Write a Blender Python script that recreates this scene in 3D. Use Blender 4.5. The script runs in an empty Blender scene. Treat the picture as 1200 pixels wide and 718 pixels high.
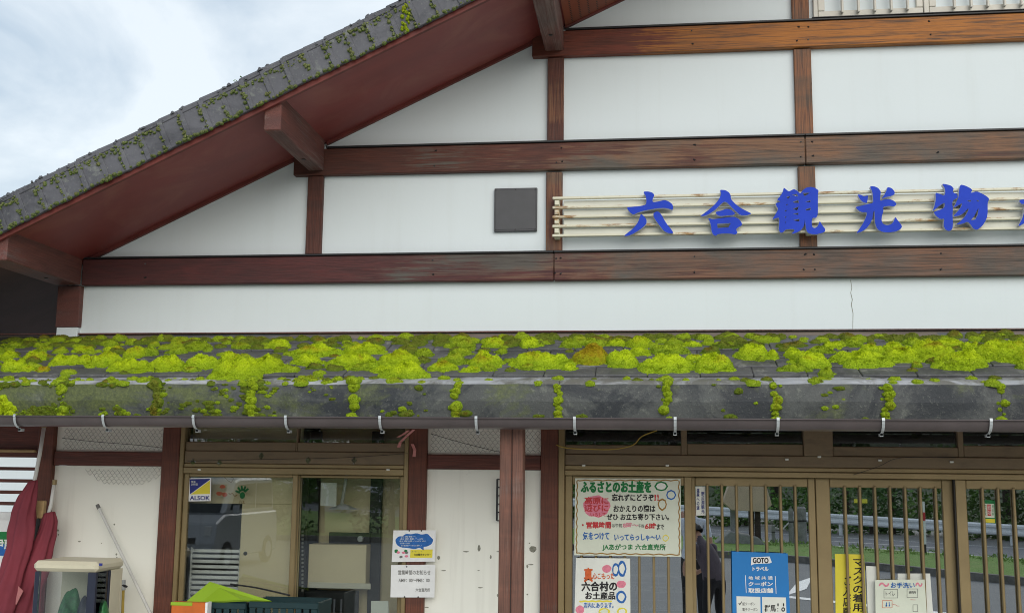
import bpy, bmesh, math, random
from mathutils import Vector, Matrix, noise
from mathutils.geometry import tessellate_polygon
R = math.radians
rnd = random.Random(7)
scene = bpy.context.scene
COL = scene.collection

# ------------------------------------------------------------------ camera
FPX, CD, ZC = 1300.0, 7.5, 1.8          # focal length in 1200-px-wide pixels, distance to the facade plane y=0, eye height
_p, _y, _r = R(8.613), R(7.183), R(0.6186)
CF = Vector((-math.sin(_y) * math.cos(_p), math.cos(_y) * math.cos(_p), math.sin(_p)))
_rr = Vector((math.cos(_y), math.sin(_y), 0)); _uu = _rr.cross(CF)
CR = math.cos(_r) * _rr + math.sin(_r) * _uu
CU = -math.sin(_r) * _rr + math.cos(_r) * _uu
CL = Vector((0, -CD, ZC))
cam = bpy.data.objects.new('camera', bpy.data.cameras.new('camera')); COL.objects.link(cam)
cam.data.sensor_width = 36.0; cam.data.lens = FPX / 1200 * 36
cam.data.clip_start = 0.1; cam.data.clip_end = 2000
cam.matrix_world = Matrix(((CR.x, CU.x, -CF.x, CL.x), (CR.y, CU.y, -CF.y, CL.y), (CR.z, CU.z, -CF.z, CL.z), (0, 0, 0, 1)))
scene.camera = cam

def at(px, py, Y=0.0):
    """surveyed photo point -> point on the vertical plane y=Y"""
    v = CF + (px - 600) / FPX * CR - (py - 359) / FPX * CU
    return CL + v * ((Y + CD) / v.y)

# ------------------------------------------------------------------ world, sun, exposure
SUN_EL, SUN_AZ = 24.0, 156.0
world = bpy.data.worlds.new('World'); scene.world = world; world.use_nodes = True
wn = world.node_tree; wn.nodes.clear()
def W(t, **k):
    n = wn.nodes.new(t)
    for a, b in k.items():
        setattr(n, a, b)
    return n
out = W('ShaderNodeOutputWorld'); bg = W('ShaderNodeBackground'); bg.inputs[1].default_value = 0.12
sky = W('ShaderNodeTexSky', sky_type='NISHITA', sun_disc=False, sun_elevation=R(SUN_EL), sun_rotation=R(SUN_AZ), air_density=1.3, dust_density=2.5)
tc = W('ShaderNodeTexCoord'); mp = W('ShaderNodeMapping'); mp.inputs['Scale'].default_value = (1.6, 1.6, 3.4); mp.inputs['Location'].default_value = (0.4, 0.1, 0.35)
n1 = W('ShaderNodeTexNoise'); n1.inputs['Scale'].default_value = 2.1; n1.inputs['Detail'].default_value = 8; n1.inputs['Roughness'].default_value = 0.55; n1.inputs['Distortion'].default_value = 0.5
r1 = W('ShaderNodeValToRGB'); r1.color_ramp.elements[0].position = 0.36; r1.color_ramp.elements[0].color = (2.75, 3.45, 4.2, 1)
r1.color_ramp.elements[1].position = 0.6; r1.color_ramp.elements[1].color = (5.3, 5.7, 6.0, 1)
mx = W('ShaderNodeMix', data_type='RGBA'); mx.inputs[0].default_value = 0.86
L = wn.links.new
L(tc.outputs['Generated'], mp.inputs[0]); L(mp.outputs[0], n1.inputs['Vector']); L(n1.outputs['Fac'], r1.inputs[0])
L(sky.outputs[0], mx.inputs[6]); L(r1.outputs[0], mx.inputs[7]); L(mx.outputs[2], bg.inputs[0]); L(bg.outputs[0], out.inputs[0])
sl = bpy.data.lights.new('sun', 'SUN'); sl.energy = 1.5; sl.angle = R(60); sl.color = (1.0, 0.97, 0.92)
sun = bpy.data.objects.new('sun', sl); COL.objects.link(sun)
_az = R(SUN_AZ); sd = Vector((math.sin(_az) * math.cos(R(SUN_EL)), math.cos(_az) * math.cos(R(SUN_EL)), math.sin(R(SUN_EL))))
sun.rotation_euler = (-sd).to_track_quat('-Z', 'Y').to_euler(); sun.location = sd * 30
vs = scene.view_settings; vs.view_transform = 'Standard'; vs.look = 'None'; vs.gamma = 1.0; vs.use_curve_mapping = False
vs.exposure = 0.54
scene.cycles.pixel_filter_type = 'BLACKMAN_HARRIS'; scene.cycles.filter_width = 1.0

# ------------------------------------------------------------------ material helpers
class M:
    def __init__(s, name):
        s.m = bpy.data.materials.new(name); s.m.use_nodes = True; s.t = s.m.node_tree
        s.b = s.t.nodes['Principled BSDF']; s.g = s.t.nodes.new('ShaderNodeNewGeometry')
    def n(s, t, **k):
        nd = s.t.nodes.new(t)
        for a, b in k.items(): setattr(nd, a, b)
        return nd
    def l(s, a, b): s.t.links.new(a, b)
    def set(s, **k):
        for a, b in k.items(): s.b.inputs[a.replace('_', ' ')].default_value = b
        return s
    def noise(s, scale, detail=5, rough=0.55, stretch=(1, 1, 1), dist=0.0, off=(0, 0, 0), vec=None):
        mp = s.n('ShaderNodeMapping'); mp.inputs['Scale'].default_value = stretch; mp.inputs['Location'].default_value = off
        s.l(vec or s.g.outputs['Position'], mp.inputs[0])
        nz = s.n('ShaderNodeTexNoise'); nz.inputs['Scale'].default_value = scale; nz.inputs['Detail'].default_value = detail
        nz.inputs['Roughness'].default_value = rough; nz.inputs['Distortion'].default_value = dist
        s.l(mp.outputs[0], nz.inputs['Vector']); return nz.outputs['Fac']
    def ramp(s, fac, stops):
        r = s.n('ShaderNodeValToRGB'); e = r.color_ramp.elements
        while len(e) < len(stops): e.new(0.5)
        for i, (p, c) in enumerate(stops):
            e[i].position = p; e[i].color = (c, c, c, 1) if isinstance(c, (int, float)) else (*c, 1)
        s.l(fac, r.inputs[0]); return r.outputs[0]
    def mix(s, fac, a, b, mode='MIX'):
        x = s.n('ShaderNodeMix', data_type='RGBA', blend_type=mode)
        for i, v in ((0, fac), (6, a), (7, b)):
            if isinstance(v, (int, float)): x.inputs[i].default_value = v
            elif isinstance(v, tuple): x.inputs[i].default_value = (*v, 1)
            else: s.l(v, x.inputs[i])
        return x.outputs[2]
    def math(s, op, a, b=0.0, c=None, clamp=False):
        x = s.n('ShaderNodeMath', operation=op, use_clamp=clamp)
        for i, v in ((0, a), (1, b), (2, c)):
            if v is None: continue
            if isinstance(v, (int, float)): x.inputs[i].default_value = v
            else: s.l(v, x.inputs[i])
        return x.outputs[0]
    def xyz(s):
        x = s.n('ShaderNodeSeparateXYZ'); s.l(s.g.outputs['Position'], x.inputs[0]); return x.outputs
    def rng(s, v, a, b, c=0.0, d=1.0):
        x = s.n('ShaderNodeMapRange'); s.l(v, x.inputs[0])
        for i, q in ((1, a), (2, b), (3, c), (4, d)): x.inputs[i].default_value = q
        return x.outputs[0]
    def col(s, o): s.l(o, s.b.inputs['Base Color']); return s
    def rough(s, o): s.l(o, s.b.inputs['Roughness']); return s
    def bump(s, h, strength=0.3, dist=0.01):
        b = s.n('ShaderNodeBump'); b.inputs['Strength'].default_value = strength; b.inputs['Distance'].default_value = dist
        s.l(h, b.inputs['Height']); s.l(b.outputs[0], s.b.inputs['Normal']); return s

def plain(name, c, rough=0.6, var=0.12, scale=9.0, metal=0.0, bump=0.0, spec=0.4):
    k = M(name); k.set(Roughness=rough, Metallic=metal); k.b.inputs['Specular IOR Level'].default_value = spec
    nz = k.noise(scale, 6, 0.6)
    lo = tuple(v * (1 - var * 1.6) for v in c); hi = tuple(min(1, v * (1 + var)) for v in c)
    k.col(k.ramp(nz, [(0.3, lo), (0.7, hi)]))
    if bump: k.bump(k.noise(scale * 9, 4, 0.6), bump, 0.004)
    return k.m

def wood(name, ax, paint, dark, bare, x0, x1, amt=1.0, grey=(0.10, 0.088, 0.075)):
    """painted timber, worn to bare grain; wear grows from x0 to x1 along the building"""
    sc_ = lambda c_: tuple(v * 0.80 for v in c_)
    paint, dark, bare, grey = sc_(paint), sc_(dark), sc_(bare), sc_(grey)
    k = M(name); st = [52, 52, 52]; st[ax] = 1.6
    grain = k.noise(1.0, 9, 0.66, tuple(st), 1.3); fine = k.noise(3.2, 5, 0.6, tuple(st), 0.2, (3, 1, 2))
    patch = k.noise(1.3, 6, 0.6, (1.0, 1.0, 2.2), 0.3, (5, 2, 1)); patch2 = k.noise(2.6, 6, 0.6, (0.7, 1, 4.0), 0.6, (1, 7, 3))
    pc = k.mix(k.ramp(patch2, [(0.35, 0.0), (0.68, 1.0)]), paint, dark)
    pc = k.mix(k.ramp(fine, [(0.40, 0.5), (0.56, 0.0)]), pc, tuple(v * 0.5 for v in dark))
    bc = k.mix(k.ramp(patch, [(0.42, 0.0), (0.6, 1.0)]), bare, grey)
    bc = k.mix(k.ramp(grain, [(0.36, 0.85), (0.55, 0.0)]), bc, (0.035, 0.026, 0.02))
    w = k.rng(k.xyz()[0], x0, x1, -0.45, 0.42)
    w = k.math('ADD', w, k.math('MULTIPLY', k.math('SUBTRACT', patch, 0.5), 1.6))
    w = k.math('ADD', w, k.math('MULTIPLY', k.math('SUBTRACT', grain, 0.5), 1.3))
    mask = k.math('MULTIPLY', k.ramp(k.math('ADD', w, 0.5), [(0.42, 0.0), (0.66, 1.0)]), amt)
    k.col(k.mix(mask, pc, bc)); k.set(Roughness=0.62); k.bump(k.math('ADD', grain, fine), 0.55, 0.006)
    return k.m

MT = {}
def wallmat(name, c, dirt, dirtc):
    k = M(name); nz = k.noise(1.1, 7, 0.6); st = k.noise(1.0, 5, 0.6, (9, 9, 0.5), 0.2); fi = k.noise(30, 4, 0.6)
    base = k.ramp(nz, [(0.3, tuple(v * 0.965 for v in c)), (0.7, c)])
    base = k.mix(k.math('MULTIPLY', k.ramp(st, [(0.55, 0.0), (0.8, 1.0)]), dirt), base, dirtc)
    base = k.mix(k.math('MULTIPLY', k.ramp(k.noise(6, 7, 0.7, (1, 1, 1), 0.4, (4, 4, 4)), [(0.66, 0.0), (0.76, 1.0)]), dirt * 1.2), base, dirtc)
    k.col(base); k.set(Roughness=0.75); k.bump(k.math('ADD', fi, nz), 0.12, 0.004); return k.m
MT['plaster'] = wallmat('white_plaster', (0.695, 0.755, 0.772), 0.13, (0.48, 0.50, 0.46))
MT['plaster_low'] = wallmat('aged_plaster', (0.84, 0.84, 0.755), 0.30, (0.42, 0.40, 0.34))
RED, DRK = (0.145, 0.038, 0.021), (0.085, 0.027, 0.018)
MT['beam_low'] = wood('beam_wood_lowest', 0, (0.13, 0.026, 0.024), (0.068, 0.020, 0.020), (0.22, 0.10, 0.055), -3.2, 0.9, 1.0, (0.115, 0.10, 0.085))
MT['beam_mid'] = wood('beam_wood_middle', 0, RED, DRK, (0.25, 0.12, 0.06), -2.6, 1.0, 1.0, (0.125, 0.105, 0.085))
MT['beam_top'] = wood('beam_wood_top', 0, (0.21, 0.042, 0.02), (0.11, 0.028, 0.015), (0.50, 0.175, 0.022), -0.9, 0.9, 1.0, (0.36, 0.125, 0.022))
MT['post_up'] = wood('stud_wood', 2, RED, DRK, (0.30, 0.115, 0.045), -3.4, 1.6, 1.0, (0.15, 0.085, 0.05))
MT['post_low'] = wood('post_wood', 2, (0.20, 0.058, 0.030), (0.12, 0.038, 0.022), (0.30, 0.14, 0.075), -2, 9, 0.8)
MT['post_front'] = wood('front_post_wood', 2, (0.24, 0.10, 0.065), (0.16, 0.075, 0.052), (0.34, 0.22, 0.16), -3.5, 6, 0.5, (0.30, 0.22, 0.19))
MT['rail_low'] = wood('rail_wood', 0, (0.19, 0.05, 0.032), (0.10, 0.033, 0.022), (0.26, 0.12, 0.07), -2, 9, 0.7)
MT['purlin'] = wood('purlin_wood', 1, (0.22, 0.068, 0.05), (0.13, 0.050, 0.042), (0.24, 0.15, 0.125), -6.5, 2, 0.8, (0.18, 0.13, 0.12))
k = M('soffit_paint'); nz = k.noise(0.9, 6, 0.6, (1, 3, 1), 0.4); s2 = k.noise(2.2, 8, 0.65, (1, 1, 1), 0.8, (3, 1, 8))
k.col(k.mix(k.ramp(s2, [(0.50, 0.0), (0.74, 0.55)]), k.ramp(nz, [(0.3, (0.185, 0.036, 0.033)), (0.7, (0.26, 0.050, 0.044))]), (0.33, 0.12, 0.085))); k.set(Roughness=0.48); k.bump(k.noise(14, 4, 0.6), 0.08, 0.004); MT['soffit'] = k.m
k = M('perforated_soffit'); v = k.n('ShaderNodeTexVoronoi', feature='F1'); v.inputs['Scale'].default_value = 34; v.inputs['Randomness'].default_value = 0.0; k.l(k.g.outputs['Position'], v.inputs['Vector'])
k.col(k.ramp(v.outputs['Distance'], [(0.24, (0.03, 0.01, 0.008)), (0.32, (0.24, 0.055, 0.02))])); k.set(Roughness=0.5); MT['soffit_perf'] = k.m
def tilemat(name, c, lichen, dark, algae=False):
    k = M(name); a = k.noise(3.0, 9, 0.7, (1, 1, 1), 0.5); b = k.noise(11, 8, 0.7, (1, 1, 1), 0.3, (3, 5, 1)); c2 = k.noise(2.0 if algae else 2.6 if name == 'eave_lip_sheen' else 1.4, 9, 0.72, (1, 1, 1), 0.6, (9, 1, 4)); sp = k.noise(60, 5, 0.7)
    o = k.n('ShaderNodeObjectInfo')
    base = k.ramp(a, [(0.3, tuple(v * 0.6 for v in c)), (0.72, tuple(v * 1.25 for v in c))])
    base = k.mix(k.rng(o.outputs['Random'], 0, 1, 0, 0.35), base, tuple(v * 0.62 for v in c))
    base = k.mix(k.ramp(b, [(0.56, 0.0), (0.66, 0.75)]), base, lichen)
    base = k.mix(k.ramp(c2, [(0.46, 0.0), (0.56, 0.9)] if (algae or name == 'eave_lip_sheen') else [(0.5, 0.0), (0.62, 0.85)]), base, dark)
    base = k.mix(k.ramp(sp, [(0.60, 0.0), (0.68, 0.6)]), base, lichen)
    if algae:
        am = k.math('ADD', k.rng(k.xyz()[0], -4.6, -0.6, 0.52, -0.08), k.math('MULTIPLY', k.math('SUBTRACT', k.noise(2.6, 8, 0.7, (1, 1, 1.5), 0.5, (6, 6, 2)), 0.5), 2.2))
        base = k.mix(k.ramp(am, [(0.05, 0.0), (0.35, 0.8)]), base, k.ramp(sp, [(0.35, (0.06, 0.075, 0.02)), (0.65, (0.13, 0.155, 0.035))]))
    k.col(base); k.rough(k.ramp(a, [(0.3, 0.38), (0.7, 0.7)])); k.bump(k.math('ADD', b, sp), 0.5, 0.006); return k.m
MT['tile'] = tilemat('roof_tile', (0.105, 0.105, 0.108), (0.22, 0.22, 0.20), (0.03, 0.033, 0.035))
MT['edge_tile'] = tilemat('eave_edge_tile', (0.082, 0.088, 0.084), (0.17, 0.18, 0.15), (0.014, 0.018, 0.024), True)
MT['lip'] = tilemat('eave_lip_sheen', (0.44, 0.455, 0.48), (0.36, 0.35, 0.31), (0.13, 0.125, 0.105))  # sky sheen on the lip, painted in as a paler tile colour
MT['verge_tile'] = tilemat('verge_tile', (0.115, 0.115, 0.13), (0.19, 0.20, 0.18), (0.04, 0.04, 0.048))
k = M('flashing_board'); k.col(k.ramp(k.noise(2, 8, 0.7, (1, 6, 6)), [(0.3, (0.10, 0.075, 0.06)), (0.7, (0.22, 0.18, 0.145))])); k.set(Roughness=0.7); MT['flash'] = k.m
def mossmat(name, a, b, tip, rust, edge=(0.10, 0.20, 0.010)):
    k = M(name); nz = k.noise(22, 6, 0.7); fi = k.noise(120, 5, 0.75); pa = k.noise(5.0, 6, 0.65, (1, 1, 1), 0.4, (2, 9, 3)); o = k.n('ShaderNodeObjectInfo')
    c = k.ramp(nz, [(0.3, a), (0.62, b)])
    at_ = k.n('ShaderNodeAttribute'); at_.attribute_name = 'rad'; rad = k.math('ADD', at_.outputs['Fac'], k.math('MULTIPLY', k.math('SUBTRACT', nz, 0.5), 0.9))
    c = k.mix(k.ramp(rad, [(0.55, 0.0), (0.98, 0.85)]), c, edge)
    c = k.mix(k.ramp(fi, [(0.52, 0.0), (0.70, 0.7)]), c, tip)
    c = k.mix(k.math('MULTIPLY', k.ramp(fi, [(0.34, 0.8), (0.45, 0.0)]), 1.0), c, tuple(v * 0.4 for v in edge))
    c = k.mix(k.math('MULTIPLY', k.math('MULTIPLY', k.ramp(pa, [(0.52, 0.0), (0.66, 1.0)]), k.ramp(at_.outputs['Fac'], [(0.45, 1.0), (0.85, 0.0)])), rust), c, (0.34, 0.13, 0.018))
    c = k.mix(k.rng(o.outputs['Random'], 0, 1, 0.0, 0.3), c, tuple(v * 0.6 for v in b))
    k.col(c); k.set(Roughness=0.85); k.b.inputs['Specular IOR Level'].default_value = 0.15; k.bump(k.math('ADD', fi, k.math('MULTIPLY', nz, 2.0)), 1.0, 0.014); return k.m
MT['moss_lime'] = mossmat('moss_lime', (0.42, 0.58, 0.010), (0.66, 0.84, 0.014), (0.86, 0.94, 0.10), 0.75, (0.24, 0.40, 0.014))
MT['moss_green'] = mossmat('moss_green', (0.24, 0.37, 0.014), (0.46, 0.60, 0.020), (0.66, 0.76, 0.12), 0.35, (0.16, 0.28, 0.012))
MT['moss_rust'] = mossmat('moss_rust', (0.44, 0.25, 0.014), (0.56, 0.46, 0.014), (0.62, 0.44, 0.04), 1.0, (0.32, 0.46, 0.014))
MT['moss_dark'] = mossmat('moss_dark', (0.12, 0.16, 0.018), (0.24, 0.28, 0.03), (0.36, 0.40, 0.08), 0.7)
MT['moss_verge'] = mossmat('moss_verge', (0.14, 0.165, 0.07), (0.26, 0.285, 0.12), (0.38, 0.40, 0.20), 0.15)
MT['lichen'] = mossmat('lichen_grey', (0.12, 0.12, 0.15), (0.21, 0.21, 0.26), (0.30, 0.30, 0.34), 0.0, (0.14, 0.15, 0.14))
MT['gutter'] = plain('gutter_plastic', (0.080, 0.064, 0.064), 0.32, 0.15, 3.0, spec=0.5)
MT['bracket'] = plain('galvanised_bracket', (0.44, 0.47, 0.48), 0.4, 0.1, 30, metal=0.3)
k = M('bronze_sash'); k.col(k.ramp(k.noise(2.5, 6, 0.6, (1, 1, 1)), [(0.3, (0.215, 0.158, 0.075)), (0.7, (0.30, 0.225, 0.11))])); k.set(Roughness=0.38, Metallic=0.35); MT['sash'] = k.m
k = M('dusty_lintel'); k.col(k.mix(k.ramp(k.noise(5, 8, 0.7, (1, 1, 3)), [(0.5, 0.0), (0.72, 0.7)]), (0.19, 0.14, 0.08), (0.11, 0.085, 0.055))); k.set(Roughness=0.6); MT['lintel'] = k.m
MT['sash_dark'] = plain('dark_sash_gap', (0.02, 0.018, 0.016), 0.6)
MT['sash_white'] = plain('pale_sash', (0.60, 0.57, 0.50), 0.4, 0.08)
def glass(name, refl, tint):
    m = bpy.data.materials.new(name); m.use_nodes = True; t = m.node_tree; t.nodes.clear()
    o = t.nodes.new('ShaderNodeOutputMaterial'); mx = t.nodes.new('ShaderNodeMixShader'); tr = t.nodes.new('ShaderNodeBsdfTransparent'); gl = t.nodes.new('ShaderNodeBsdfGlossy')
    lw = t.nodes.new('ShaderNodeFresnel'); lw.inputs[0].default_value = 1.5; ad = t.nodes.new('ShaderNodeMath'); ad.operation = 'ADD'; ad.use_clamp = True; ad.inputs[1].default_value = refl
    tr.inputs[0].default_value = (*tint, 1); gl.inputs[0].default_value = (0.95, 0.97, 1, 1); gl.inputs['Roughness'].default_value = 0.004
    for a, b in ((lw.outputs[0], ad.inputs[0]), (ad.outputs[0], mx.inputs[0]), (tr.outputs[0], mx.inputs[1]), (gl.outputs[0], mx.inputs[2]), (mx.outputs[0], o.inputs[0])): t.links.new(a, b)
    return m
MT['glass_door'] = glass('reflective_door_glass', 0.47, (0.75, 0.78, 0.76))
MT['glass_win'] = glass('window_glass', 0.05, (0.9, 0.92, 0.9))
MT['glass_up'] = glass('upper_window_glass', 0.5, (0.6, 0.65, 0.7))
MT['glass_case'] = glass('case_glass', 0.05, (0.92, 0.95, 0.95))
MT['dark_soffit'] = plain('dark_soffit_board', (0.070, 0.030, 0.026), 0.6, 0.2, 3)
MT['trim'] = plain('trim_paint', (0.155, 0.034, 0.027), 0.55, 0.25, 4, bump=0.1)
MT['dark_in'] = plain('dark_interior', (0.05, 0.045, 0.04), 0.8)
MT['beige'] = plain('beige_board', (0.76, 0.65, 0.43), 0.7, 0.06, 2)
MT['cream'] = plain('cream_board', (0.62, 0.60, 0.50), 0.7, 0.06, 2)
MT['black'] = plain('black_steel', (0.018, 0.018, 0.02), 0.45)
MT['blackmatte'] = plain('black_ink', (0.02, 0.018, 0.02), 0.8, 0.05)
MT['paper'] = plain('white_paper', (0.74, 0.76, 0.70), 0.7, 0.05, 5)
MT['paper_cream'] = plain('laminated_poster', (0.66, 0.70, 0.58), 0.4, 0.05, 4)
MT['blue'] = plain('blue_print', (0.012, 0.19, 0.52), 0.5, 0.04, 4)
MT['yellow'] = plain('yellow_paper', (0.72, 0.62, 0.05), 0.65, 0.05, 4)
MT['ink_green'] = plain('green_marker', (0.01, 0.19, 0.05), 0.7, 0.15, 60)
MT['ink_blue'] = plain('blue_marker', (0.02, 0.13, 0.42), 0.7, 0.15, 60)
MT['ink_red'] = plain('red_marker', (0.55, 0.045, 0.05), 0.7, 0.15, 60)
MT['ink_pink'] = plain('pink_marker', (0.72, 0.22, 0.30), 0.7, 0.12, 60)
MT['ink_orange'] = plain('orange_marker', (0.62, 0.12, 0.03), 0.7, 0.12, 60)
MT['ink_grey'] = plain('grey_ink', (0.16, 0.16, 0.15), 0.8, 0.1, 40)
MT['ink_brown'] = plain('brown_marker', (0.32, 0.17, 0.03), 0.7, 0.15, 60)
MT['ink_navy'] = plain('navy_ink', (0.02, 0.03, 0.20), 0.6, 0.1, 40)
MT['white'] = plain('white_paint', (0.78, 0.79, 0.78), 0.5, 0.05)
MT['curtain'] = plain('pale_blue_curtain', (0.50, 0.66, 0.78), 0.8, 0.05)
MT['letter'] = plain('blue_letter_face', (0.022, 0.060, 0.50), 0.6, 0.08, 5, spec=0.15)
MT['letter_edge'] = plain('pale_letter_edge', (0.62, 0.64, 0.72), 0.5, 0.06)
k = M('rusty_rail'); rr_ = k.noise(2.4, 7, 0.7, (1.6, 1, 6), 0.3); k.col(k.mix(k.ramp(rr_, [(0.53, 0.0), (0.62, 0.9)]), (0.68, 0.655, 0.52), k.ramp(k.noise(20, 6, 0.7), [(0.35, (0.20, 0.075, 0.02)), (0.65, (0.48, 0.26, 0.06))]))); k.set(Roughness=0.6); MT['rail'] = k.m
MT['slat'] = plain('cream_slat', (0.66, 0.66, 0.58), 0.5, 0.06, 3)
MT['plate'] = plain('dark_plate', (0.065, 0.065, 0.07), 0.42, 0.08)
k = M('maroon_cloth'); k.col(k.ramp(k.noise(3, 6, 0.6), [(0.3, (0.14, 0.020, 0.032)), (0.7, (0.21, 0.030, 0.045))])); k.set(Roughness=0.85); k.bump(k.noise(160, 3, 0.6), 0.25, 0.002); MT['cloth'] = k.m
MT['strap'] = plain('pink_strap', (0.42, 0.16, 0.16), 0.8)
MT['pole'] = plain('pale_pole', (0.58, 0.58, 0.55), 0.45, 0.08)
MT['case'] = plain('cream_case', (0.58, 0.54, 0.40), 0.45, 0.06, 4)
MT['case_dark'] = plain('navy_frame', (0.02, 0.025, 0.045), 0.4)
MT['bag'] = plain('green_bag', (0.03, 0.17, 0.05), 0.35, 0.3, 30, bump=0.4)
MT['lime'] = plain('lime_sheet', (0.26, 0.42, 0.02), 0.5, 0.05, 4)
MT['orange'] = plain('orange_print', (0.55, 0.13, 0.02), 0.5, 0.1, 8)
MT['crate'] = plain('teal_crate', (0.007, 0.030, 0.034), 0.5, 0.1)
MT['woodblock'] = plain('pale_wood', (0.42, 0.29, 0.14), 0.7, 0.15, 20)
MT['net'] = plain('net_wire', (0.16, 0.155, 0.13), 0.6, 0.1)
MT['wire'] = plain('wire_grid', (0.42, 0.44, 0.44), 0.4, 0.1, metal=0.3)
MT['ribbon'] = plain('pink_ribbon', (0.62, 0.26, 0.24), 0.8)
MT['cord'] = plain('yellow_cord', (0.42, 0.30, 0.06), 0.7)
MT['chip'] = plain('exposed_render', (0.26, 0.26, 0.21), 0.9, 0.3, 60)
MT['skin'] = plain('skin', (0.42, 0.24, 0.17), 0.55, 0.06)
MT['hair'] = plain('hair', (0.015, 0.013, 0.014), 0.6)
MT['tshirt'] = plain('grey_tshirt', (0.085, 0.068, 0.085), 0.85, 0.1, 20)
MT['shirt2'] = plain('pale_shirt', (0.55, 0.60, 0.68), 0.85, 0.1, 20)
MT['trousers'] = plain('black_trousers', (0.014, 0.014, 0.018), 0.85)
MT['rubber'] = plain('rubber', (0.015, 0.015, 0.015), 0.8)
MT['silver'] = plain('silver_paint', (0.48, 0.50, 0.52), 0.3, 0.03, 2, metal=0.4)
MT['carglass'] = plain('car_glass', (0.02, 0.028, 0.032), 0.05, 0.05, spec=0.6)
MT['lamp'] = plain('lamp_lens', (0.7, 0.7, 0.68), 0.15)
MT['concrete'] = plain('concrete', (0.26, 0.26, 0.25), 0.85, 0.2, 8, bump=0.3)
MT['bounce_concrete'] = plain('pale_bounce_concrete', (0.58, 0.56, 0.52), 0.8, 0.1, 3, bump=0.2)
MT['kerb'] = plain('kerb_concrete', (0.17, 0.165, 0.15), 0.85, 0.3, 6, bump=0.3)
MT['galv'] = plain('galvanised_rail', (0.74, 0.77, 0.79), 0.5, 0.06, 5, metal=0.1)
MT['bark'] = plain('bark', (0.06, 0.045, 0.035), 0.9, 0.3, 12, bump=0.5)
MT['tan'] = plain('tan_board', (0.52, 0.40, 0.29), 0.7, 0.06, 3)
k = M('asphalt'); k.col(k.mix(k.ramp(k.noise(0.5, 7, 0.65), [(0.4, 0.0), (0.7, 0.6)]), k.ramp(k.noise(45, 5, 0.7), [(0.35, (0.135, 0.14, 0.145)), (0.7, (0.20, 0.21, 0.215))]), (0.22, 0.225, 0.22))); k.set(Roughness=0.85); k.bump(k.noise(80, 4, 0.7), 0.4, 0.01); MT['asphalt'] = k.m
k = M('road_asphalt'); k.col(k.ramp(k.noise(6, 8, 0.7), [(0.3, (0.12, 0.13, 0.15)), (0.7, (0.17, 0.18, 0.20))])); k.set(Roughness=0.8); MT['road'] = k.m
k = M('grass'); k.col(k.mix(k.ramp(k.noise(0.8, 6, 0.65), [(0.45, 0.0), (0.7, 0.6)]), k.ramp(k.noise(9, 8, 0.75), [(0.3, (0.10, 0.20, 0.03)), (0.7, (0.22, 0.38, 0.07))]), (0.24, 0.29, 0.09))); k.set(Roughness=0.9); k.bump(k.noise(30, 5, 0.7), 0.8, 0.05); MT['grass'] = k.m
k = M('undergrowth'); k.col(k.mix(k.ramp(k.noise(0.9, 8, 0.75), [(0.42, 0.0), (0.62, 0.8)]), k.ramp(k.noise(5, 9, 0.8), [(0.36, (0.008, 0.022, 0.008)), (0.64, (0.06, 0.13, 0.025))]), (0.015, 0.03, 0.012))); k.set(Roughness=0.9); k.bump(k.noise(6, 6, 0.75), 1.0, 0.3); MT['undergrowth'] = k.m
def leafmat(name, a, b):
    k = M(name); o = k.n('ShaderNodeObjectInfo'); c = k.ramp(k.noise(1.3, 6, 0.7), [(0.32, a), (0.68, b)]); k.col(k.mix(k.rng(o.outputs['Random'], 0, 1, 0, 0.4), c, (0.09, 0.12, 0.02))); k.set(Roughness=0.6); return k.m
MT['leaf'] = leafmat('leaf_green', (0.045, 0.12, 0.02), (0.15, 0.31, 0.045)); MT['leaf2'] = leafmat('leaf_dark', (0.025, 0.07, 0.015), (0.08, 0.18, 0.03))

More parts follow.
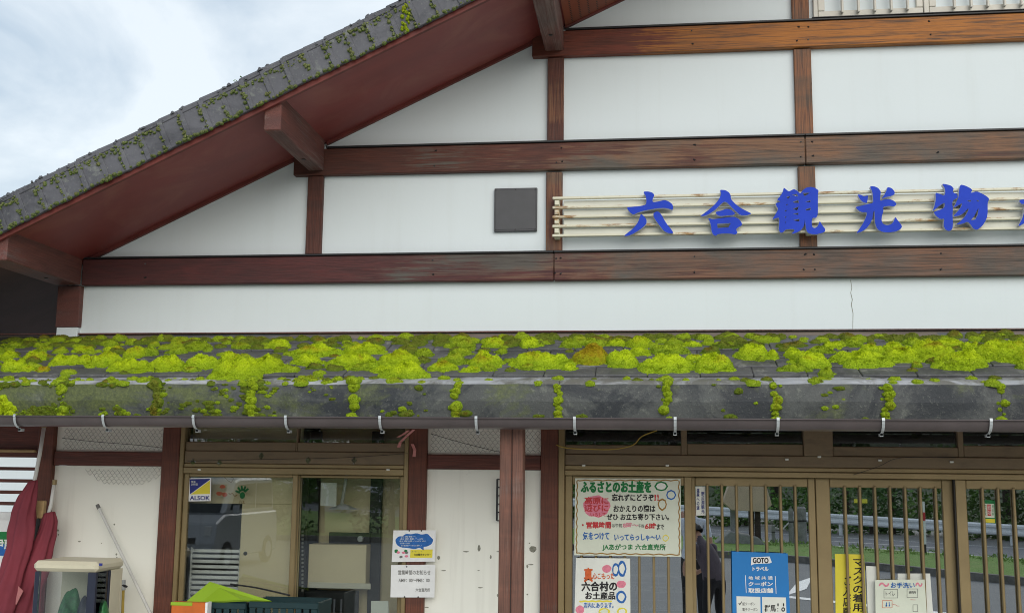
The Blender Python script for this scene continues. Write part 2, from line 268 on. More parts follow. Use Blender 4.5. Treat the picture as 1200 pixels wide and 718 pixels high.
# ------------------------------------------------------------------ geometry helpers
ROOT = {}
def link(o, parent=None):
    COL.objects.link(o)
    if parent is not None:
        o.parent = parent; o.matrix_parent_inverse = Matrix.Translation(-ROOT.get(parent.name, Vector((0, 0, 0))))
    return o
def tag(o, label=None, cat=None, group=None, kind=None):
    for a, b in (('label', label), ('category', cat), ('group', group), ('kind', kind)):
        if b: o[a] = b
    return o
def thing(name, loc, label, cat, group=None):
    o = bpy.data.objects.new(name, None); o.empty_display_size = 0.1; COL.objects.link(o); o.location = loc; ROOT[o.name] = Vector(loc)
    return tag(o, label, cat, group)
class MB:
    def __init__(s): s.v = []; s.f = []; s.mi = []; s.rad = []
    def add(s, vs_, fs, mi=0):
        n = len(s.v); s.v += [tuple(q) for q in vs_]; s.f += [tuple(i + n for i in f) for f in fs]; s.mi += [mi] * len(fs); return s
    def box(s, x0, x1, y0, y1, z0, z1, mi=0):
        return s.add([(x, y, z) for z in (z0, z1) for y in (y0, y1) for x in (x0, x1)], [(0, 2, 3, 1), (4, 5, 7, 6), (0, 1, 5, 4), (2, 6, 7, 3), (0, 4, 6, 2), (1, 3, 7, 5)], mi)
    def obox(s, c, ax, ay, az, mi=0):
        c, ax, ay, az = map(Vector, (c, ax, ay, az))
        return s.add([c + a * ax + b * ay + d * az for d in (-1, 1) for b in (-1, 1) for a in (-1, 1)], [(0, 2, 3, 1), (4, 5, 7, 6), (0, 1, 5, 4), (2, 6, 7, 3), (0, 4, 6, 2), (1, 3, 7, 5)], mi)
    def tube(s, path, r, n=8, cap=True, mi=0):
        path = [Vector(q) for q in path]; rs = r if isinstance(r, (list, tuple)) else [r] * len(path); vs_ = []
        ref = Vector((0, 0, 1)) if abs((path[-1] - path[0]).normalized().z) < 0.9 else Vector((1, 0, 0))
        for i, q in enumerate(path):
            t = (path[min(i + 1, len(path) - 1)] - path[max(i - 1, 0)]).normalized(); a = t.cross(ref).normalized(); b = t.cross(a)
            vs_ += [q + rs[i] * (math.cos(2 * math.pi * j / n) * a + math.sin(2 * math.pi * j / n) * b) for j in range(n)]
        fs = [(i * n + j, i * n + (j + 1) % n, (i + 1) * n + (j + 1) % n, (i + 1) * n + j) for i in range(len(path) - 1) for j in range(n)]
        if cap: fs += [tuple(range(n - 1, -1, -1)), tuple((len(path) - 1) * n + j for j in range(n))]
        return s.add(vs_, fs, mi)
    def poly(s, outer, y0, y1, holes=(), mi=0, mi_side=None):
        """outline in (x,z), extruded from y0 (front) to y1 (back)"""
        loops = [[Vector((p[0], p[1], 0)) for p in outer]] + [[Vector((p[0], p[1], 0)) for p in h] for h in holes]
        flat = [p for lp in loops for p in lp]; tris = tessellate_polygon(loops); n = len(flat)
        vs_ = [(p.x, y0, p.y) for p in flat] + [(p.x, y1, p.y) for p in flat]; ff = []
        for t in tris:
            a, b, c = (flat[i] for i in t); ccw = (b - a).cross(c - a).z > 0
            t = t if ccw else t[::-1]; ff.append(tuple(t)); ff.append(tuple(i + n for i in t[::-1]))
        sf = []; o = 0
        for lp in loops:
            m = len(lp); sf += [(o + i, o + i + n, o + (i + 1) % m + n, o + (i + 1) % m) for i in range(m)]; o += m
        s.add(vs_, ff, mi); base = len(s.v) - len(vs_)
        s.f += [tuple(i + base for i in f) for f in sf]; s.mi += [mi if mi_side is None else mi_side] * len(sf)
        return s
    def mesh(s, name, mats, bev=0.0, smooth=False, seg=1, fixn=True):
        m = bpy.data.meshes.new(name); m.from_pydata(s.v, [], s.f)
        for q in (mats if isinstance(mats, (list, tuple)) else [mats]): m.materials.append(q)
        if any(s.mi): m.polygons.foreach_set('material_index', s.mi)
        if bev or fixn:
            bm = bmesh.new(); bm.from_mesh(m)
            if fixn: bmesh.ops.recalc_face_normals(bm, faces=bm.faces)
            if bev: bmesh.ops.bevel(bm, geom=list(bm.edges), offset=bev, segments=seg, affect='EDGES', clamp_overlap=True)
            bm.to_mesh(m); bm.free()
        if smooth: m.polygons.foreach_set('use_smooth', [True] * len(m.polygons))
        if s.rad and len(s.rad) == len(m.vertices): m.attributes.new('rad', 'FLOAT', 'POINT').data.foreach_set('value', s.rad)
        m.update(); return m
    def build(s, name, mats, parent=None, bev=0.0, smooth=False, loc=None, seg=1, fixn=True):
        me = s.mesh(name, mats, bev, smooth, seg, fixn); o = bpy.data.objects.new(name, me)
        if loc is not None: o.location = loc
        return link(o, parent)
def inst(name, me, loc, parent=None, rot=None, scale=None):
    o = bpy.data.objects.new(name, me); o.location = loc
    if rot: o.rotation_euler = rot
    if scale: o.scale = scale
    return link(o, parent)
def box(name, mat, parent, x0, x1, y0, y1, z0, z1, bev=0.004):
    return MB().box(x0, x1, y0, y1, z0, z1).build(name, mat, parent, bev)
def text_mesh(body, bold=0.0):
    c = bpy.data.curves.new('tmp', 'FONT'); c.body = body; c.offset = bold; c.resolution_u = 3; c.align_x = 'LEFT'; c.space_line = 1.0
    o = bpy.data.objects.new('tmp', c); COL.objects.link(o); dg = bpy.context.evaluated_depsgraph_get()
    m = bpy.data.meshes.new_from_object(o.evaluated_get(dg)); bpy.data.objects.remove(o); bpy.data.curves.remove(c); return m
def lettering(parent, body, x0, y0, x1, y1, mat, Y, bold=0.0, jit=0.0, mirror=False, name='lettering'):
    """print body into the photo-surveyed rectangle on plane y=Y (just proud of its sheet)"""
    m = text_mesh(body, min(bold, .012))
    if not m.vertices: return
    xs = [v.co.x for v in m.vertices]; ys = [v.co.y for v in m.vertices]; a, b, c, d = min(xs), max(xs), min(ys), max(ys)
    for v in m.vertices:
        u = (v.co.x - a) / max(b - a, 1e-6); w = (v.co.y - c) / max(d - c, 1e-6)
        if mirror: u = 1 - u
        jx = jit * noise.noise(Vector((u * 9, w * 3, len(body)))); jy = jit * noise.noise(Vector((u * 7 + 5, w * 3, len(body) + 9)))
        p = at(x0 + (x1 - x0) * u + jx, y1 + (y0 - y1) * w + jy, Y); v.co = p
    if bold > .012:
        e_ = (bold - .008) * abs(y1 - y0) / max(1, body.count('\n') + 1) * .0057 * .9; bm = bmesh.new(); n0 = len(m.vertices)
        for i_ in range(7):
            o_ = Vector((0, 0, 0)) if not i_ else Vector((e_ * math.cos(i_ * 1.047), .00012 * i_, e_ * math.sin(i_ * 1.047)))
            m.transform(Matrix.Translation(o_)); bm.from_mesh(m); m.transform(Matrix.Translation(-o_))
        bm.to_mesh(m); bm.free()
    m.materials.clear(); m.materials.append(mat)
    return link(bpy.data.objects.new(name, m), parent)
def quad_px(pts, Y, th=0.003):
    """sheet on plane Y from four photo-surveyed corners"""
    q = [at(a, b, Y) for a, b in pts]; return [(p.x, p.z) for p in q]
def sheet(name, mat, parent, pts, Y, th=0.003):
    return MB().poly(quad_px(pts, Y), Y, Y + th).build(name, mat, parent)
def blob_px(cx, cy, rx, ry, n=14, seed=0, amp=0.12):
    return [(cx + rx * math.cos(2 * math.pi * i / n) * (1 + amp * noise.noise(Vector((i * 1.3, seed, 0)))), cy + ry * math.sin(2 * math.pi * i / n) * (1 + amp * noise.noise(Vector((i * 1.3, seed, 5))))) for i in range(n)]
ORD = lambda n: '%d%s' % (n, 'th' if 10 <= n % 100 <= 20 else {1: 'st', 2: 'nd', 3: 'rd'}.get(n % 10, 'th'))

# ================================================================== SETTING: ground, kerb, verge, road
tag(MB().add([(-400, -400, 0), (400, -400, 0), (400, 400, 0), (-400, 400, 0)], [(0, 1, 2, 3)]).build('ground', MT['asphalt']), kind='structure')
tag(MB().add([(-9, -6.6, .006), (9, -6.6, .006), (9, .05, .006), (-9, .05, .006)], [(0, 1, 2, 3)]).build('bounce_apron', MT['bounce_concrete']), kind='structure')  # unseen pale paving, added to bounce light onto soffit and lower wall
KERB = [(-16, -22.5), (-8, -21.6), (-2, -20.2), (1.64, -18.46), (3.32, -17.09), (4.03, -16.2), (6.27, -13.24), (9, -9.6), (14, -3.5)]
def samp(pl, n):
    L_ = [0]
    for a, b in zip(pl, pl[1:]): L_.append(L_[-1] + math.dist(a, b))
    o = []
    for i in range(n):
        d = L_[-1] * i / (n - 1); j = max(q for q in range(len(pl) - 1) if L_[q] <= d + 1e-9); t = (d - L_[j]) / (L_[j + 1] - L_[j])
        o.append((pl[j][0] + t * (pl[j + 1][0] - pl[j][0]), pl[j][1] + t * (pl[j + 1][1] - pl[j][1])))
    return o
ka = samp(KERB, 40)
kb = []
for i, (x, y) in enumerate(ka):
    x2, y2 = ka[min(i + 1, 39)]; x1, y1 = ka[max(i - 1, 0)]; d = Vector((x2 - x1, y2 - y1)).normalized(); kb.append((x + d.y * 0.16, y - d.x * 0.16))
kerb = MB()
for i in range(39):
    kerb.add([(*ka[i], 0), (*ka[i + 1], 0), (*ka[i + 1], 0.14), (*ka[i], 0.14), (*kb[i], 0.14), (*kb[i + 1], 0.14)], [(0, 1, 2, 3), (3, 2, 5, 4)])
tag(kerb.build('kerb', MT['kerb'], fixn=False), kind='structure')
RN = lambda x: x - 28.0
ra = [(-18 + 36 * i / 39, RN(-18 + 36 * i / 39)) for i in range(40)]
vg = MB(); vv = []
for i in range(40):
    for j in range(9):
        t = j / 8; x = kb[i][0] * (1 - t) + ra[i][0] * t; y = kb[i][1] * (1 - t) + ra[i][1] * t
        vv.append((x, y, 0.12 + (0.08 * noise.noise(Vector((x, y, 1))) + 0.05) * math.sin(math.pi * t) - 0.09 * t))
vg.add(vv, [(i * 9 + j, i * 9 + j + 1, (i + 1) * 9 + j + 1, (i + 1) * 9 + j) for i in range(39) for j in range(8)])
tag(vg.build('grass_verge', MT['grass'], smooth=True), kind='structure')
bl = MB()
for _ in range(9000):
    i = rnd.random() * 28 + 10; t = rnd.random(); i0 = int(i); x = kb[i0][0] * (1 - t) + ra[i0][0] * t + rnd.uniform(-.3, .3); y = kb[i0][1] * (1 - t) + ra[i0][1] * t + rnd.uniform(-.3, .3); h = rnd.uniform(.0, .04); a = rnd.random() * 6.3; w = .02
    bl.add([(x - w * math.cos(a), y - w * math.sin(a), .08), (x + w * math.cos(a), y + w * math.sin(a), .08), (x + rnd.uniform(-.06, .06), y + rnd.uniform(-.06, .06), .12 + h)], [(0, 1, 2)])
tag(bl.build('grass', MT['grass'], fixn=False), 'short green grass on the verge beside the road', 'grass', kind='stuff')
tag(MB().add([(-40, RN(-40), .008), (40, RN(40), .008), (40, RN(40) - 6.2, .008), (-40, RN(-40) - 6.2, .008)], [(3, 2, 1, 0)]).build('road', MT['road']), kind='structure')
for off, wd, nm in ((0.35, .12, 'road_edge_line'), (5.75, .12, 'road_edge_line')):
    tag(MB().add([(-40, RN(-40) - off, .012), (40, RN(40) - off, .012), (40, RN(40) - off - wd, .012), (-40, RN(-40) - off - wd, .012)], [(3, 2, 1, 0)]).build(nm, MT['white']), kind='structure')
cl = MB()
for i in range(-6, 7):
    x = i * 5.0; cl.add([(x, RN(x) - 3.0, .012), (x + 2.6, RN(x + 2.6) - 3.0, .012), (x + 2.6, RN(x + 2.6) - 3.12, .012), (x, RN(x) - 3.12, .012)], [(3, 2, 1, 0)])
tag(cl.build('road_centre_line', MT['white']), kind='structure')
def refl_at(px, py, z):
    v = CF + (px - 600) / FPX * CR - (py - 359) / FPX * CU; t = (z - ZC) / v.z; q = CL + v * t; return Vector((q.x, -q.y, z))
ar = [refl_at(*q, .006) for q in ((922, 698), (935, 682), (953, 676), (946, 690))]
tag(MB().add(ar + [refl_at(*q, .006) for q in ((922, 698), (1130, 720), (1130, 723), (922, 700.5))], [(0, 1, 2, 3), (4, 5, 6, 7)]).build('parking_marking', MT['white']), kind='structure')
hv = []
for i in range(41):
    for j in range(13):
        s_ = -60 + 3.0 * i * 1.0; d = 5.5 * j; x = s_ + d * .707; y = RN(s_) - 9.5 - d * .707
        hv.append((x, y, -.3 + .15 * max(0, d - 3) + 1.4 * noise.noise(Vector((x * .08, y * .08, 0))) * min(1, d / 6)))
tag(MB().add(hv, [(i * 13 + j, i * 13 + j + 1, (i + 1) * 13 + j + 1, (i + 1) * 13 + j) for i in range(40) for j in range(12)]).build('hillside', MT['undergrowth'], smooth=True), kind='structure')

# ================================================================== BUILDING
B = thing('shop_building', (0, 0, 0), 'white plastered shop with dark red timber frame and mossy pent roof', 'building')
SL = 0.473                                  # main roof pitch
L0 = lambda x: 3.318 + SL * (x + 4.0)       # lower edge of the trim on the gable wall
RX = 3.3                                    # ridge
def roofz(x, o=0.0): return (L0(x) if x <= RX else L0(2 * RX - x)) + o
# upper gable wall
MB().poly([(-4.2, 2.70), (6.6, 2.70), (6.6, 4.2), (RX, roofz(RX, .05)), (-4.2, roofz(-4.2, .05))], 0.0, 0.12).build('gable_wall', MT['plaster'], B)
MB().box(-4.19, -4.10, .13, 6, 0, 3.1).build('side_wall', MT['plaster_low'], B)
# studs and beams
for x0, x1, z0, z1 in ((-2.422, -2.309, 3.325, 3.895), (-.711, -.598, 3.325, 3.883), (-.706, -.592, 4.105, 4.716), (1.000, 1.113, 3.325, 3.883), (.994, 1.110, 4.105, 4.716), (.990, 1.106, 4.925, 5.6)):
    box('stud', MT['post_up'], B, x0, x1, -.034, .02, z0, z1)
BM = []
for nm, x0, x1, z0, z1, m in (('beam', -4.075, -.655, 3.116, 3.307, 'beam_low'), ('beam', -.652, 4.2, 3.116, 3.307, 'beam_low'), ('beam', -2.525, 1.048, 3.895, 4.088, 'beam_mid'), ('beam', 1.051, 4.2, 3.895, 4.088, 'beam_mid'), ('beam', -.815, 4.2, 4.720, 4.905, 'beam_top')):
    b_ = box(nm, MT[m], B, x0, x1, -.055, .02, z0, z1, .006); BM.append(b_)
    xs = x0 + (.16 if m != 'beam_low' or x0 > -1 else 0)
    box('drip_cap', MT['black'], b_, max(x0, -4.07) if m == 'beam_low' else (x0 if x0 > .5 else (-2.29 if m == 'beam_mid' else -.58)), x1, -.066, .0, z1 + .001, z1 + .014, .002)
    nl = MB()
    for x in [q for q in (-3.6, -2.36, -1.5, -.64, -.60, .3, 1.02, 1.09, 1.9) if x0 < q < x1]:
        for z in (z0 + .05, z1 - .04):
            if rnd.random() < .8: nl.tube([(x + rnd.uniform(-.02, .02), -.058, z + rnd.uniform(-.01, .01)), (x, -.05, z)], .006, 6)
    if nl.v: nl.build('nail_head', MT['black'], b_)
box('corner_post', MT['purlin'], B, -4.253, -4.079, -.05, .06, 2.815, 3.115)
box('post_base', MT['plaster'], B, -4.245, -4.085, -.045, .05, 2.74, 2.813)
# trim along the slope on the wall
def slope_board(name, mat, xa, xb, y0, y1, o0, o1, parent=B):
    return MB().add([(x, y, roofz(x, o)) for x in (xa, xb) for y in (y0, y1) for o in (o0, o1)], [(0, 1, 3, 2), (4, 6, 7, 5), (0, 4, 5, 1), (2, 3, 7, 6), (0, 2, 6, 4), (1, 5, 7, 3)]).build(name, mat, parent)
slope_board('gable_trim', MT['trim'], -4.09, -2.42, -.03, .01, 0.0, .06); slope_board('gable_trim', MT['trim'], -2.295, -.72, -.03, .01, 0.0, .06); slope_board('gable_trim', MT['trim'], -.585, RX, -.03, .01, 0.0, .06)
# purlins
for x0, x1, z0, z1 in ((-4.27, -4.075, 3.118, 3.40), (-2.412, -2.300, 3.925, 4.19), (-.722, -.592, 4.755, 5.00), (2.9, 3.05, 6.3, 6.6)):
    pu = box('purlin', MT['purlin'], B, x0, x1, -1.0, -.056, z0, z1, .007)
    MB().tube([((x0 + x1) / 2, -.35, z0 - .004), ((x0 + x1) / 2, -.35, z0 + .004)], .014, 10).build('bolt', MT['black'], pu)
# main roof
MR = MB().add([(x, y, roofz(x, o)) for x in (-5.15, RX) for y in (-1.0, 6.0) for o in (.025, .15)], [(0, 1, 3, 2), (4, 6, 7, 5), (0, 4, 5, 1), (2, 3, 7, 6), (0, 2, 6, 4), (1, 5, 7, 3)]).build('main_roof', MT['soffit'], B)
MB().add([(x, y, roofz(x, o)) for x in (RX + .001, 7.6) for y in (-1.0, 6.0) for o in (.025, .15)], [(0, 1, 3, 2), (4, 6, 7, 5), (0, 4, 5, 1), (2, 3, 7, 6), (0, 2, 6, 4), (1, 5, 7, 3)]).build('roof_slope', MT['soffit'], MR)
slope_board('eave_soffit', MT['dark_soffit'], -5.14, -4.275, -.99, 5.9, .006, .024, MR)  # separate darker board under the leftmost stretch of soffit
slope_board('barge_board', MT['trim'], -5.15, RX, -1.028, -1.001, -.022, .16, MR)
slope_board('perforated_soffit', MT['soffit_perf'], -.58, RX, -.985, -.035, .012, .024, MR)
cs, sn = math.cos(math.atan(SL)), math.sin(math.atan(SL))
PL = .1465
vt = MB()
def vbox(x0, x1, y0, y1, z0, z1): vt.box(x0, x1, y0, y1, z0, z1)
vbox(0, PL - .004, -.028, 0, -.0, .178); vbox(0, PL - .004, -.03, .26, .178, .206); vbox(-.012, .022, -.036, -.004, -.004, .2)
vt.tube([(0.004, -.015, .206), (PL + .012, -.015, .199)], .017, 8)
vtm = vt.mesh('verge_tile', MT['verge_tile'], .004)
i = 0; x = -5.12
while x < RX - .1:
    inst('verge_tile', vtm, (x, -1.03 + rnd.uniform(-.004, .004), roofz(x, .012) + rnd.uniform(-.004, .004)), MR, (0, -math.atan(SL) + rnd.uniform(-.012, .012), rnd.uniform(-.01, .01)))
    x += PL * cs
# upper storey window at the frame's top
UW = link(bpy.data.objects.new('upper_window', None), B)
zb = 4.926
for x0, x1 in ((1.135, 1.165), (1.87, 1.905), (2.62, 2.65)): box('jamb', MT['sash_white'], UW, x0, x1, -.03, .03, zb, 5.7)
for xa, xb in ((1.168, 1.868), (1.908, 2.618)):
    box('sash_rail', MT['sash_white'], UW, xa, xb, -.022, .02, zb + .004, zb + .06); box('sash_stile', MT['sash_white'], UW, xa, xa + .045, -.022, .02, zb + .062, 5.7); box('sash_stile', MT['sash_white'], UW, xb - .045, xb, -.022, .02, zb + .062, 5.7)
    box('pane', MT['glass_up'], UW, xa + .046, xb - .046, 0.002, .008, zb + .062, 5.7, 0)
    x = xa + .158
    while x < xb - .09:
        box('bar', MT['sash_white'], UW, x - .008, x + .008, -.06, -.03, zb + .03, 5.7); x += .1085
box('curtain', MT['curtain'], UW, 1.17, 2.615, .03, .034, zb + .02, 5.7, 0)
box('window_sill', MT['black'], UW, 1.12, 2.7, -.075, -.0, 4.9195, 4.925, .001)

# ------------------------------------------------------------------ pent roof
PS = .435; PA = math.atan(PS); EY = -1.0; EZ = 2.315
pz = lambda y, o=0.0: EZ + PS * (y - EY) + o
PX0, PX1 = -5.6, 4.4
PR = MB().add([(x, y, pz(y, o)) for x in (PX0, PX1) for y in (EY + .03, -.002) for o in (-.16, -.022)], [(0, 1, 3, 2), (4, 6, 7, 5), (0, 4, 5, 1), (2, 3, 7, 6), (0, 2, 6, 4), (1, 5, 7, 3)]).build('pent_roof', MT['soffit'], B)
tm = MB().box(0.0015, .3085, 0, .235, -.012, .012).mesh('roof_tile', MT['tile'], .005)
for r_ in range(5):
    y0 = EY + .135 + r_ * .16; off = (.155 if r_ % 2 else 0)
    x = PX0 + off
    while x < PX1 - .2:
        inst('roof_tile', tm, (x, y0, pz(y0, .010) + rnd.uniform(-.003, .003)), PR, (PA - .05, 0, rnd.uniform(-.006, .006))); x += .31
EW = .6195
et = MB()
pf = [(-.004, -.200), (-.012, -.1), (-.004, .0), (.03, .022), (.15, .055), (.15, .03), (.03, -.004), (.022, -.02), (.016, -.1), (.02, -.2)]
n_ = len(pf)
def edge_tile(seed):
    et = MB(); m_ = 16; w_ = []
    for i in range(m_ + 1):
        x = .0012 + (EW - .0024) * i / m_; e_ = abs(2 * i / m_ - 1) ** 8
        for a, b in pf:
            q_ = Vector((x * 7 + seed * 3.1, a * 14, b * 14)); w_.append((x, a + .0045 * noise.noise(q_) + .006 * e_ * rnd.random(), b + .0055 * noise.noise(q_ + Vector((5, 1, 2))) - .004 * e_ * rnd.random()))
    et.add(w_, [(j * n_ + i, j * n_ + (i + 1) % n_, (j + 1) * n_ + (i + 1) % n_, (j + 1) * n_ + i) for j in range(m_) for i in range(n_)] + [tuple(range(n_)), tuple(m_ * n_ + i for i in range(n_))])
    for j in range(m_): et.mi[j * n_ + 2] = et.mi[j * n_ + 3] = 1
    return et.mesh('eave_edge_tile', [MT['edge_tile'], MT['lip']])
JX = []
x = -5.49
while x < PX1 - .4:
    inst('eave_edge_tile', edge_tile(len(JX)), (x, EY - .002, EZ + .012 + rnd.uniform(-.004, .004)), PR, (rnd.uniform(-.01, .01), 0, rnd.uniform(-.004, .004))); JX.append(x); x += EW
MB().add([(x, y, z) for x in (PX0, PX1) for y, z in ((-.13, pz(-.13, .018)), (-.001, 2.762), (-.001, 2.745), (-.13, pz(-.13, .006)))], [(0, 1, 5, 4), (1, 2, 6, 5), (2, 3, 7, 6), (3, 0, 4, 7), (0, 3, 2, 1), (4, 5, 6, 7)]).build('flashing_board', MT['flash'], PR)
MB().box(PX0, PX1, -.032, -.001, 2.764, 2.772).build('flashing_strip', MT['purlin'], PR)
# gutter: open half round with lip
g = MB(); gp = []
for j in range(13):
    a = math.pi + math.pi * j / 12; gp.append((.055 * math.cos(a), .060 * math.sin(a)))
prof = [(-.060, .006), (-.063, -.002)] + gp[0:] + [(.055, .004)]
gi = [(a * .93, b * .93) for a, b in reversed(gp)]
prof = prof + gi
n_ = len(prof)
g.add([(x, -1.085 + a, 2.120 + b) for x in (PX0, PX1) for a, b in prof], [(i, (i + 1) % n_, (i + 1) % n_ + n_, i + n_) for i in range(n_)])
GU = g.build('gutter', MT['gutter'], B)
GU.data.polygons.foreach_set('use_smooth', [True] * len(GU.data.polygons))
br = MB(); bp = [(-.066, .012), (-.070, -.004)] + [(.0665 * math.cos(math.pi + math.pi * j / 10), .070 * math.sin(math.pi + math.pi * j / 10)) for j in range(6)] + [(.0, -.085)]
br2 = []
for a, b in bp: br2 += [(-.008, a, b), (.008, a, b)]
br.add(br2 + [(x, y + .004, z) for x, y, z in br2], [(2 * i, 2 * i + 1, 2 * i + 3, 2 * i + 2) for i in range(len(bp) - 1)])
br.box(-.009, .009, .0, .04, -.088, -.072)
brm = br.mesh('gutter_bracket', MT['bracket'], fixn=False)
x = -3.845 - .5685 * 3
while x < PX1:
    inst('gutter_bracket', brm, (x, -1.086, 2.120), GU); x += .5685

# ------------------------------------------------------------------ lower front
for x0, x1, m in ((-4.325, -4.203, 'post_low'), (-3.395, -3.268, 'post_low'), (-1.636, -1.512, 'post_low'), (-.735, -.617, 'post_low')): box('post', MT[m], B, x0, x1, -.045, .06, 0, 2.6, .006)
fp = MB().box(-.886, -.817, -.97, -.85, 0, 2.2).box(-.813, -.748, -.968, -.85, 0, 2.2).build('front_post', MT['post_front'], B, .006)
MB().box(-.82, -.81, -.96, -.86, 0, 2.2).build('split', MT['black'], fp)
for x0, x1 in ((-4.203, -3.395), (-1.512, -.735)):
    box('cross_rail', MT['rail_low'], B, x0 + .001, x1 - .001, -.03, .03, 1.832, 1.930)
    w_ = box('wall_panel', MT['plaster_low'], B, x0, x1, 0.0, .08, 0, 1.831, 0); box('wall_panel', MT['plaster_low'], B, x0, x1, 0.0, .08, 1.931, 2.62, 0)
    if x0 > -2:
        for j, (cx, cy, rx, ry) in enumerate(((561.5, 642, 1.8, 4.2), (624.5, 643, 4.2, 3.8), (546, 645.8, 3.6, .7), (563, 688, 3.2, .7), (585, 645.8, 3.4, .6), (514, 653, 1.8, 2.4), (520, 668, 2.6, .6), (622, 661, 3.2, .6), (618, 663, 1.2, 2), (500, 711, 2.4, .6), (561, 668, 1.5, .5), (575, 652, 1.2, 2.4), (583, 697, .8, 1.6), (618, 696, .9, .9), (620.5, 636, .8, .8))):
            MB().poly([(p.x, p.z) for p in (at(*q) for q in blob_px(cx, cy, rx, ry, 9, j, .5))], -.0012, .001).build('plaster_chip', MT['chip'], w_)
    else:
        for j, (cx, cy, rx, ry) in enumerate(((68, 621, 1, 1.4), (68.5, 626, .9, .9), (93, 634, 1.8, .7), (134, 614, 1, 1), (136.5, 649, 1, 1.3), (119, 636, .7, .6), (106, 655, 3, .6), (137, 653, .8, 1.2))):
            MB().poly([(p.x, p.z) for p in (at(*q) for q in blob_px(cx, cy, rx, ry, 8, j, .4))], -.0012, .001).build('plaster_chip', MT['chip'], w_)
# crack and stains on the upper wall
MB().poly([(p.x, p.z) for p in (at(*q) for q in ((997, 328), (998.5, 337), (997.2, 343), (999.2, 351), (998, 357), (1000, 367), (999.5, 386), (999.1, 386), (999.3, 367), (997.3, 357), (998.4, 351), (996.6, 343), (997.9, 337), (996.5, 328)))], -.0012, .001).build('crack', MT['chip'], B)

def sash(parent, x0, x1, z0, z1, st, top, y, glassm, nbars=0, bar0=None, barstep=.0945, frame='sash'):
    box('stile', MT[frame], parent, x0, x0 + st, y - .018, y + .018, z0, z1); box('stile', MT[frame], parent, x1 - st, x1, y - .018, y + .018, z0, z1)
    box('top_rail', MT[frame], parent, x0 + st + .0005, x1 - st - .0005, y - .016, y + .016, z1 - top, z1 - .0005); box('bottom_rail', MT[frame], parent, x0 + st + .0005, x1 - st - .0005, y - .016, y + .016, z0, z0 + .12)
    box('pane', MT[glassm], parent, x0 + st, x1 - st, y - .002, y + .002, z0 + .12, z1 - top, 0)
    for q in range(nbars):
        x = bar0 + q * barstep
        MB().box(x - .0085, x + .0085, y - .032, y - .012, z0 + .05, z1 - top + .012).build('bar', MT[frame], parent, .004)
# left shop window
LW = link(bpy.data.objects.new('shop_window', None), B)
box('jamb', MT['sash'], LW, -3.267, -3.236, -.04, .07, .45, 2.6); box('jamb', MT['sash'], LW, -1.668, -1.637, -.04, .07, .45, 2.6)
box('head_rail', MT['sash'], LW, -3.235, -1.669, -.038, .07, 1.786, 1.828); box('head_track', MT['sash'], LW, -3.235, -1.669, -.030, .06, 1.8285, 1.856)
box('lintel', MT['lintel'], LW, -3.235, -1.669, -.026, .06, 1.857, 1.942)
box('sill', MT['sash'], LW, -3.235, -1.669, -.05, .07, .45, .50)
for x0, x1, z in ((-3.235, -2.437, 1.943), (-2.425, -1.669, 1.943)):
    box('transom_rail', MT['lintel'], LW, x0, x1, -.02, .04, z, z + .062 - (.0 if x0 < -3 else 0.0)); box('transom_pane', MT['glass_win'], LW, x0, x1, 0.008, .012, z + .063, 2.6, 0)
box('transom_mullion', MT['lintel'], LW, -2.436, -2.426, -.022, .04, 1.943, 2.6)
sash(LW, -3.234, -2.416, .505, 1.784, .036, .02, .0, 'glass_win'); sash(LW, -2.45, -1.671, .505, 1.784, .036, .02, .042, 'glass_win')
# entrance doors
ED = link(bpy.data.objects.new('entrance_frame', None), B)
box('jamb', MT['sash'], ED, -.6155, -.575, -.05, .09, 0, 2.6)
box('head_rail', MT['sash'], ED, -.574, 4.0, -.046, .08, 1.800, 1.836); box('head_track', MT['sash'], ED, -.574, 4.0, -.035, .07, 1.8365, 1.866)
box('lintel', MT['lintel'], ED, -.574, 4.0, -.030, .07, 1.867, 1.940)
for x0, x1, hi in ((-.574, .195, 0), (.235, .985, .012), (1.172, 1.955, 0), (1.99, 2.75, .012)):
    box('transom_rail', MT['lintel'], ED, x0, x1, -.02, .05, 1.941, 2.004 + hi); box('transom_pane', MT['glass_win'], ED, x0, x1, .010, .014, 2.005 + hi, 2.6, 0)
for x0, x1 in ((.196, .234), (1.956, 1.989)): box('transom_mullion', MT['lintel'], ED, x0, x1, -.024, .06, 1.941, 2.6)
box('centre_post', MT['lintel'], ED, .986, 1.171, -.04, .07, 1.941, 2.6)
DOORS = ((-.573, .262, .050, -.4625, 0.0, 7), (.240, 1.058, .045, .364, .046, 7), (1.062, 1.945, .090, 1.2465, .046, 7), (1.925, 2.80, .068, 2.090, 0.0, 7))
for x0, x1, st, b0, y, nb in DOORS:
    dr = link(bpy.data.objects.new('sliding_door', None), B)
    sash(dr, x0, x1, .03, 1.799, st, .058, y, 'glass_door', nb, b0)
MB().box(1.917, 1.9245, -.02, .02, .03, 1.80).build('seal', MT['sash_dark'], dr)
# interior shell (dim room behind the glass)
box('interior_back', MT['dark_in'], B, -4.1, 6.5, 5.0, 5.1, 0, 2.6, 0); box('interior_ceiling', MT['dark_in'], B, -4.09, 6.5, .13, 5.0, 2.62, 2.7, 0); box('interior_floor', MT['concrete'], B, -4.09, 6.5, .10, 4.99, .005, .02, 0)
box('interior_divider', MT['dark_in'], B, -1.1, -1.0, .10, 4.98, .02, 2.6, 0); box('wall_panel', MT['plaster_low'], B, 4.0, 6.5, 0, .1, 0, 2.62, 0)
